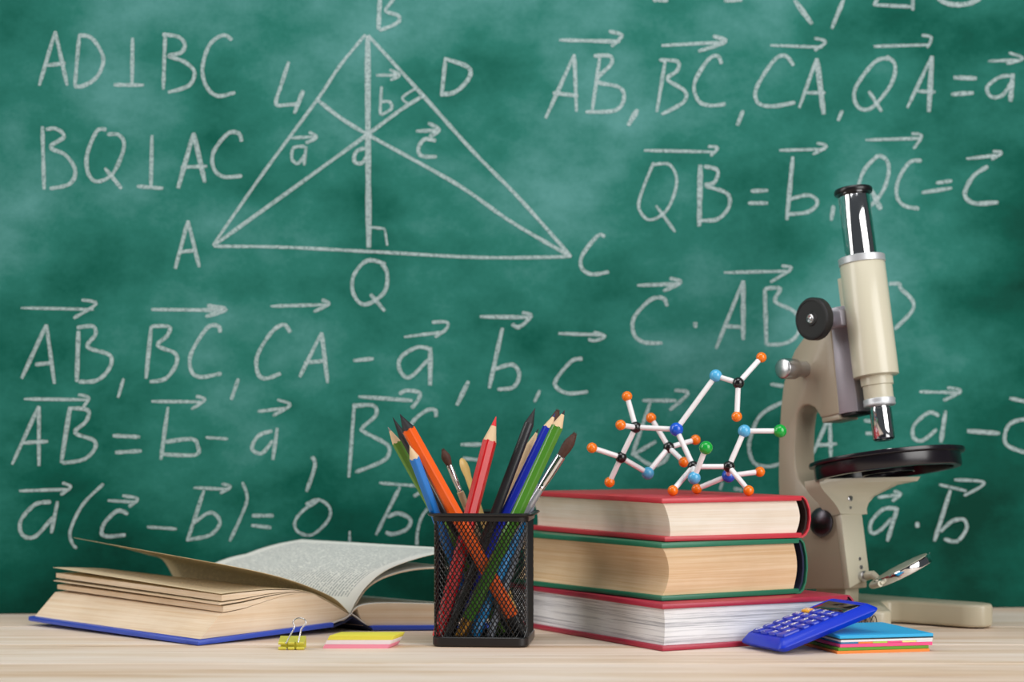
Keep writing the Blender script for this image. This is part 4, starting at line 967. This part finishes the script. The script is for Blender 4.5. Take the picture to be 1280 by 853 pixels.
for r in range(6):
    for q_ in range(4):
        if r == 1 and q_ == 3: continue
        kx = x0_-gx*q_; ky = y0_+gy*r; hh = keyh
        if r == 0 and q_ == 3: ky += gy/2; hh = keyh+gy
        bm = bmesh.new()
        def rr_(ix, z): return [K(kx+u, ky+v, z) for u, v in rrect(-keyw/2+ix, keyw/2-ix, -hh/2+ix, hh/2-ix, 0.0014, 3)]
        add_ring_surface(bm, [rr_(0, 0.0090), rr_(0, 0.0104), rr_(0.0006, 0.0111), rr_(0.0014, 0.0113)])
        ko = finish(bm, 'key', M_ykey if (r == 5 and q_ == 0) else M_key, calc, smooth=50, label='yellow power key' if (r == 5 and q_ == 0) else None)
        s = legs[r][q_]
        if s:
            me = text_mesh(s, 0.0086 if len(s) == 1 else 0.0056); bm = bmesh.new(); bm.from_mesh(me)
            for v in bm.verts: v.co = K(kx-v.co.x, ky+v.co.y, 0.01138)
            finish(bm, 'key_legend', M_leg, ko)

# ------------------------------------------------------------------ eraser
ER = thing('eraser', 'slanted eraser striped yellow, white and pink in front of the open book', 'eraser', (-0.112, 1.480, 0))
yf, yb = 1.4665, 1.4935
def sh(z): return 0.0052*z/0.0095
def ept(u, f, z):
    Yv = yf+(yb-yf)*f; return Vector((u+sh(z)+0.0062*f, Yv, z))
xl, xr = -0.1390, -0.0912
for nm, za_, zb_, m in (('pink_layer', 0, 0.0030, mat('pink_rubber', 'f094ac', 0.7, var=0.03)), ('white_layer', 0.0030, 0.0062, mat('white_rubber', 'efe3e6', 0.7, var=0.02)), ('yellow_layer', 0.0062, 0.0095, mat('yellow_rubber', 'e6dc48', 0.7, var=0.03))):
    bm = bmesh.new()
    prism(bm, [(xl, 0), (xr, 0), (xr, 1), (xl, 1)], lambda u, v: ept(u, v, za_), lambda u, v: ept(u, v, zb_), 0.0002, seg=1); finish(bm, nm, m, ER)

# ------------------------------------------------------------------ binder clip
M_ylm = mat('yellow_clip_metal', 'd8cf4a', 0.3, 0.0, var=0.04, coat=0.6)
BC = thing('binder_clip', 'small yellow binder clip with silver wire handles at the open book', 'binder clip', (-0.1605, 1.463, 0))
cx0, cx1 = -0.1700, -0.1512
yF = 1.4545; yB = 1.4690
sec = [(yB, 0.0012), (yB+0.0006, 0.0040), (yB, 0.0085)]
def sheet(path, t, m, name, x0=cx0, x1=cx1):
    bm = bmesh.new(); n = len(path); up_, dn = [], []
    for i, (y, z) in enumerate(path):
        a = Vector(path[max(i-1, 0)]); b = Vector(path[min(i+1, n-1)]); d = (b-a).normalized(); nn = Vector((-d.y, d.x))
        up_.append((y+nn.x*t/2, z+nn.y*t/2)); dn.append((y-nn.x*t/2, z-nn.y*t/2))
    prism(bm, up_+dn[::-1], lambda u, v: Vector((x0, u, v)), lambda u, v: Vector((x1, u, v))); return finish(bm, name, m, BC)
sheet([(yF+0.002, 0.0008), (yF+0.010, 0.0006), (yB, 0.0012), (yB+0.0007, 0.0045), (yB, 0.0088), (yF+0.008, 0.0074), (yF+0.002, 0.0056)], 0.0005, M_ylm, 'clip_body')
for z in (0.0013, 0.0050):
    bm = bmesh.new()
    for a, b in ((0, 0.30), (0.38, 0.62), (0.70, 1.0)): lathe(bm, (cx0+(cx1-cx0)*a, yF+0.0012, z), X, [(0.0012, 0), (0.0012, (cx1-cx0)*(b-a))], 12)
    finish(bm, 'clip_lip', M_ylm, BC)
M_wireS = mat('silver_wire', 'd9d9dc', 0.15, 1.0, var=0.02)
hpx = [(354, 809.0), (357.5, 805), (362, 796), (368, 784.5), (366.3, 779), (368, 775.3), (373.5, 773.2), (379.5, 774.2), (382.2, 777.5), (381.2, 781.5), (376.9, 786.5), (374.5, 796), (373, 803.5)]
def hp3(px, py): 
    t = (805-py)/33; return P(px, py, yF-0.0004+0.004*t)
bm = bmesh.new(); tube(bm, [hp3(a, b) for a, b in catmull(hpx[1:], 4)], 0.00055, 8); finish(bm, 'wire_handle', M_wireS, BC, smooth=80)
bm = bmesh.new()
tube(bm, [Vector(p) for p in ((-0.164, yF+0.001, 0.0009), (-0.163, yF+0.012, 0.0007), (-0.1605, yF+0.024, 0.0007), (-0.1578, yF+0.028, 0.0007), (-0.1555, yF+0.024, 0.0007), (-0.1560, yF+0.012, 0.0007), (-0.1552, yF+0.001, 0.0009))], 0.00055, 8)
finish(bm, 'wire_handle', M_wireS, BC, smooth=80)
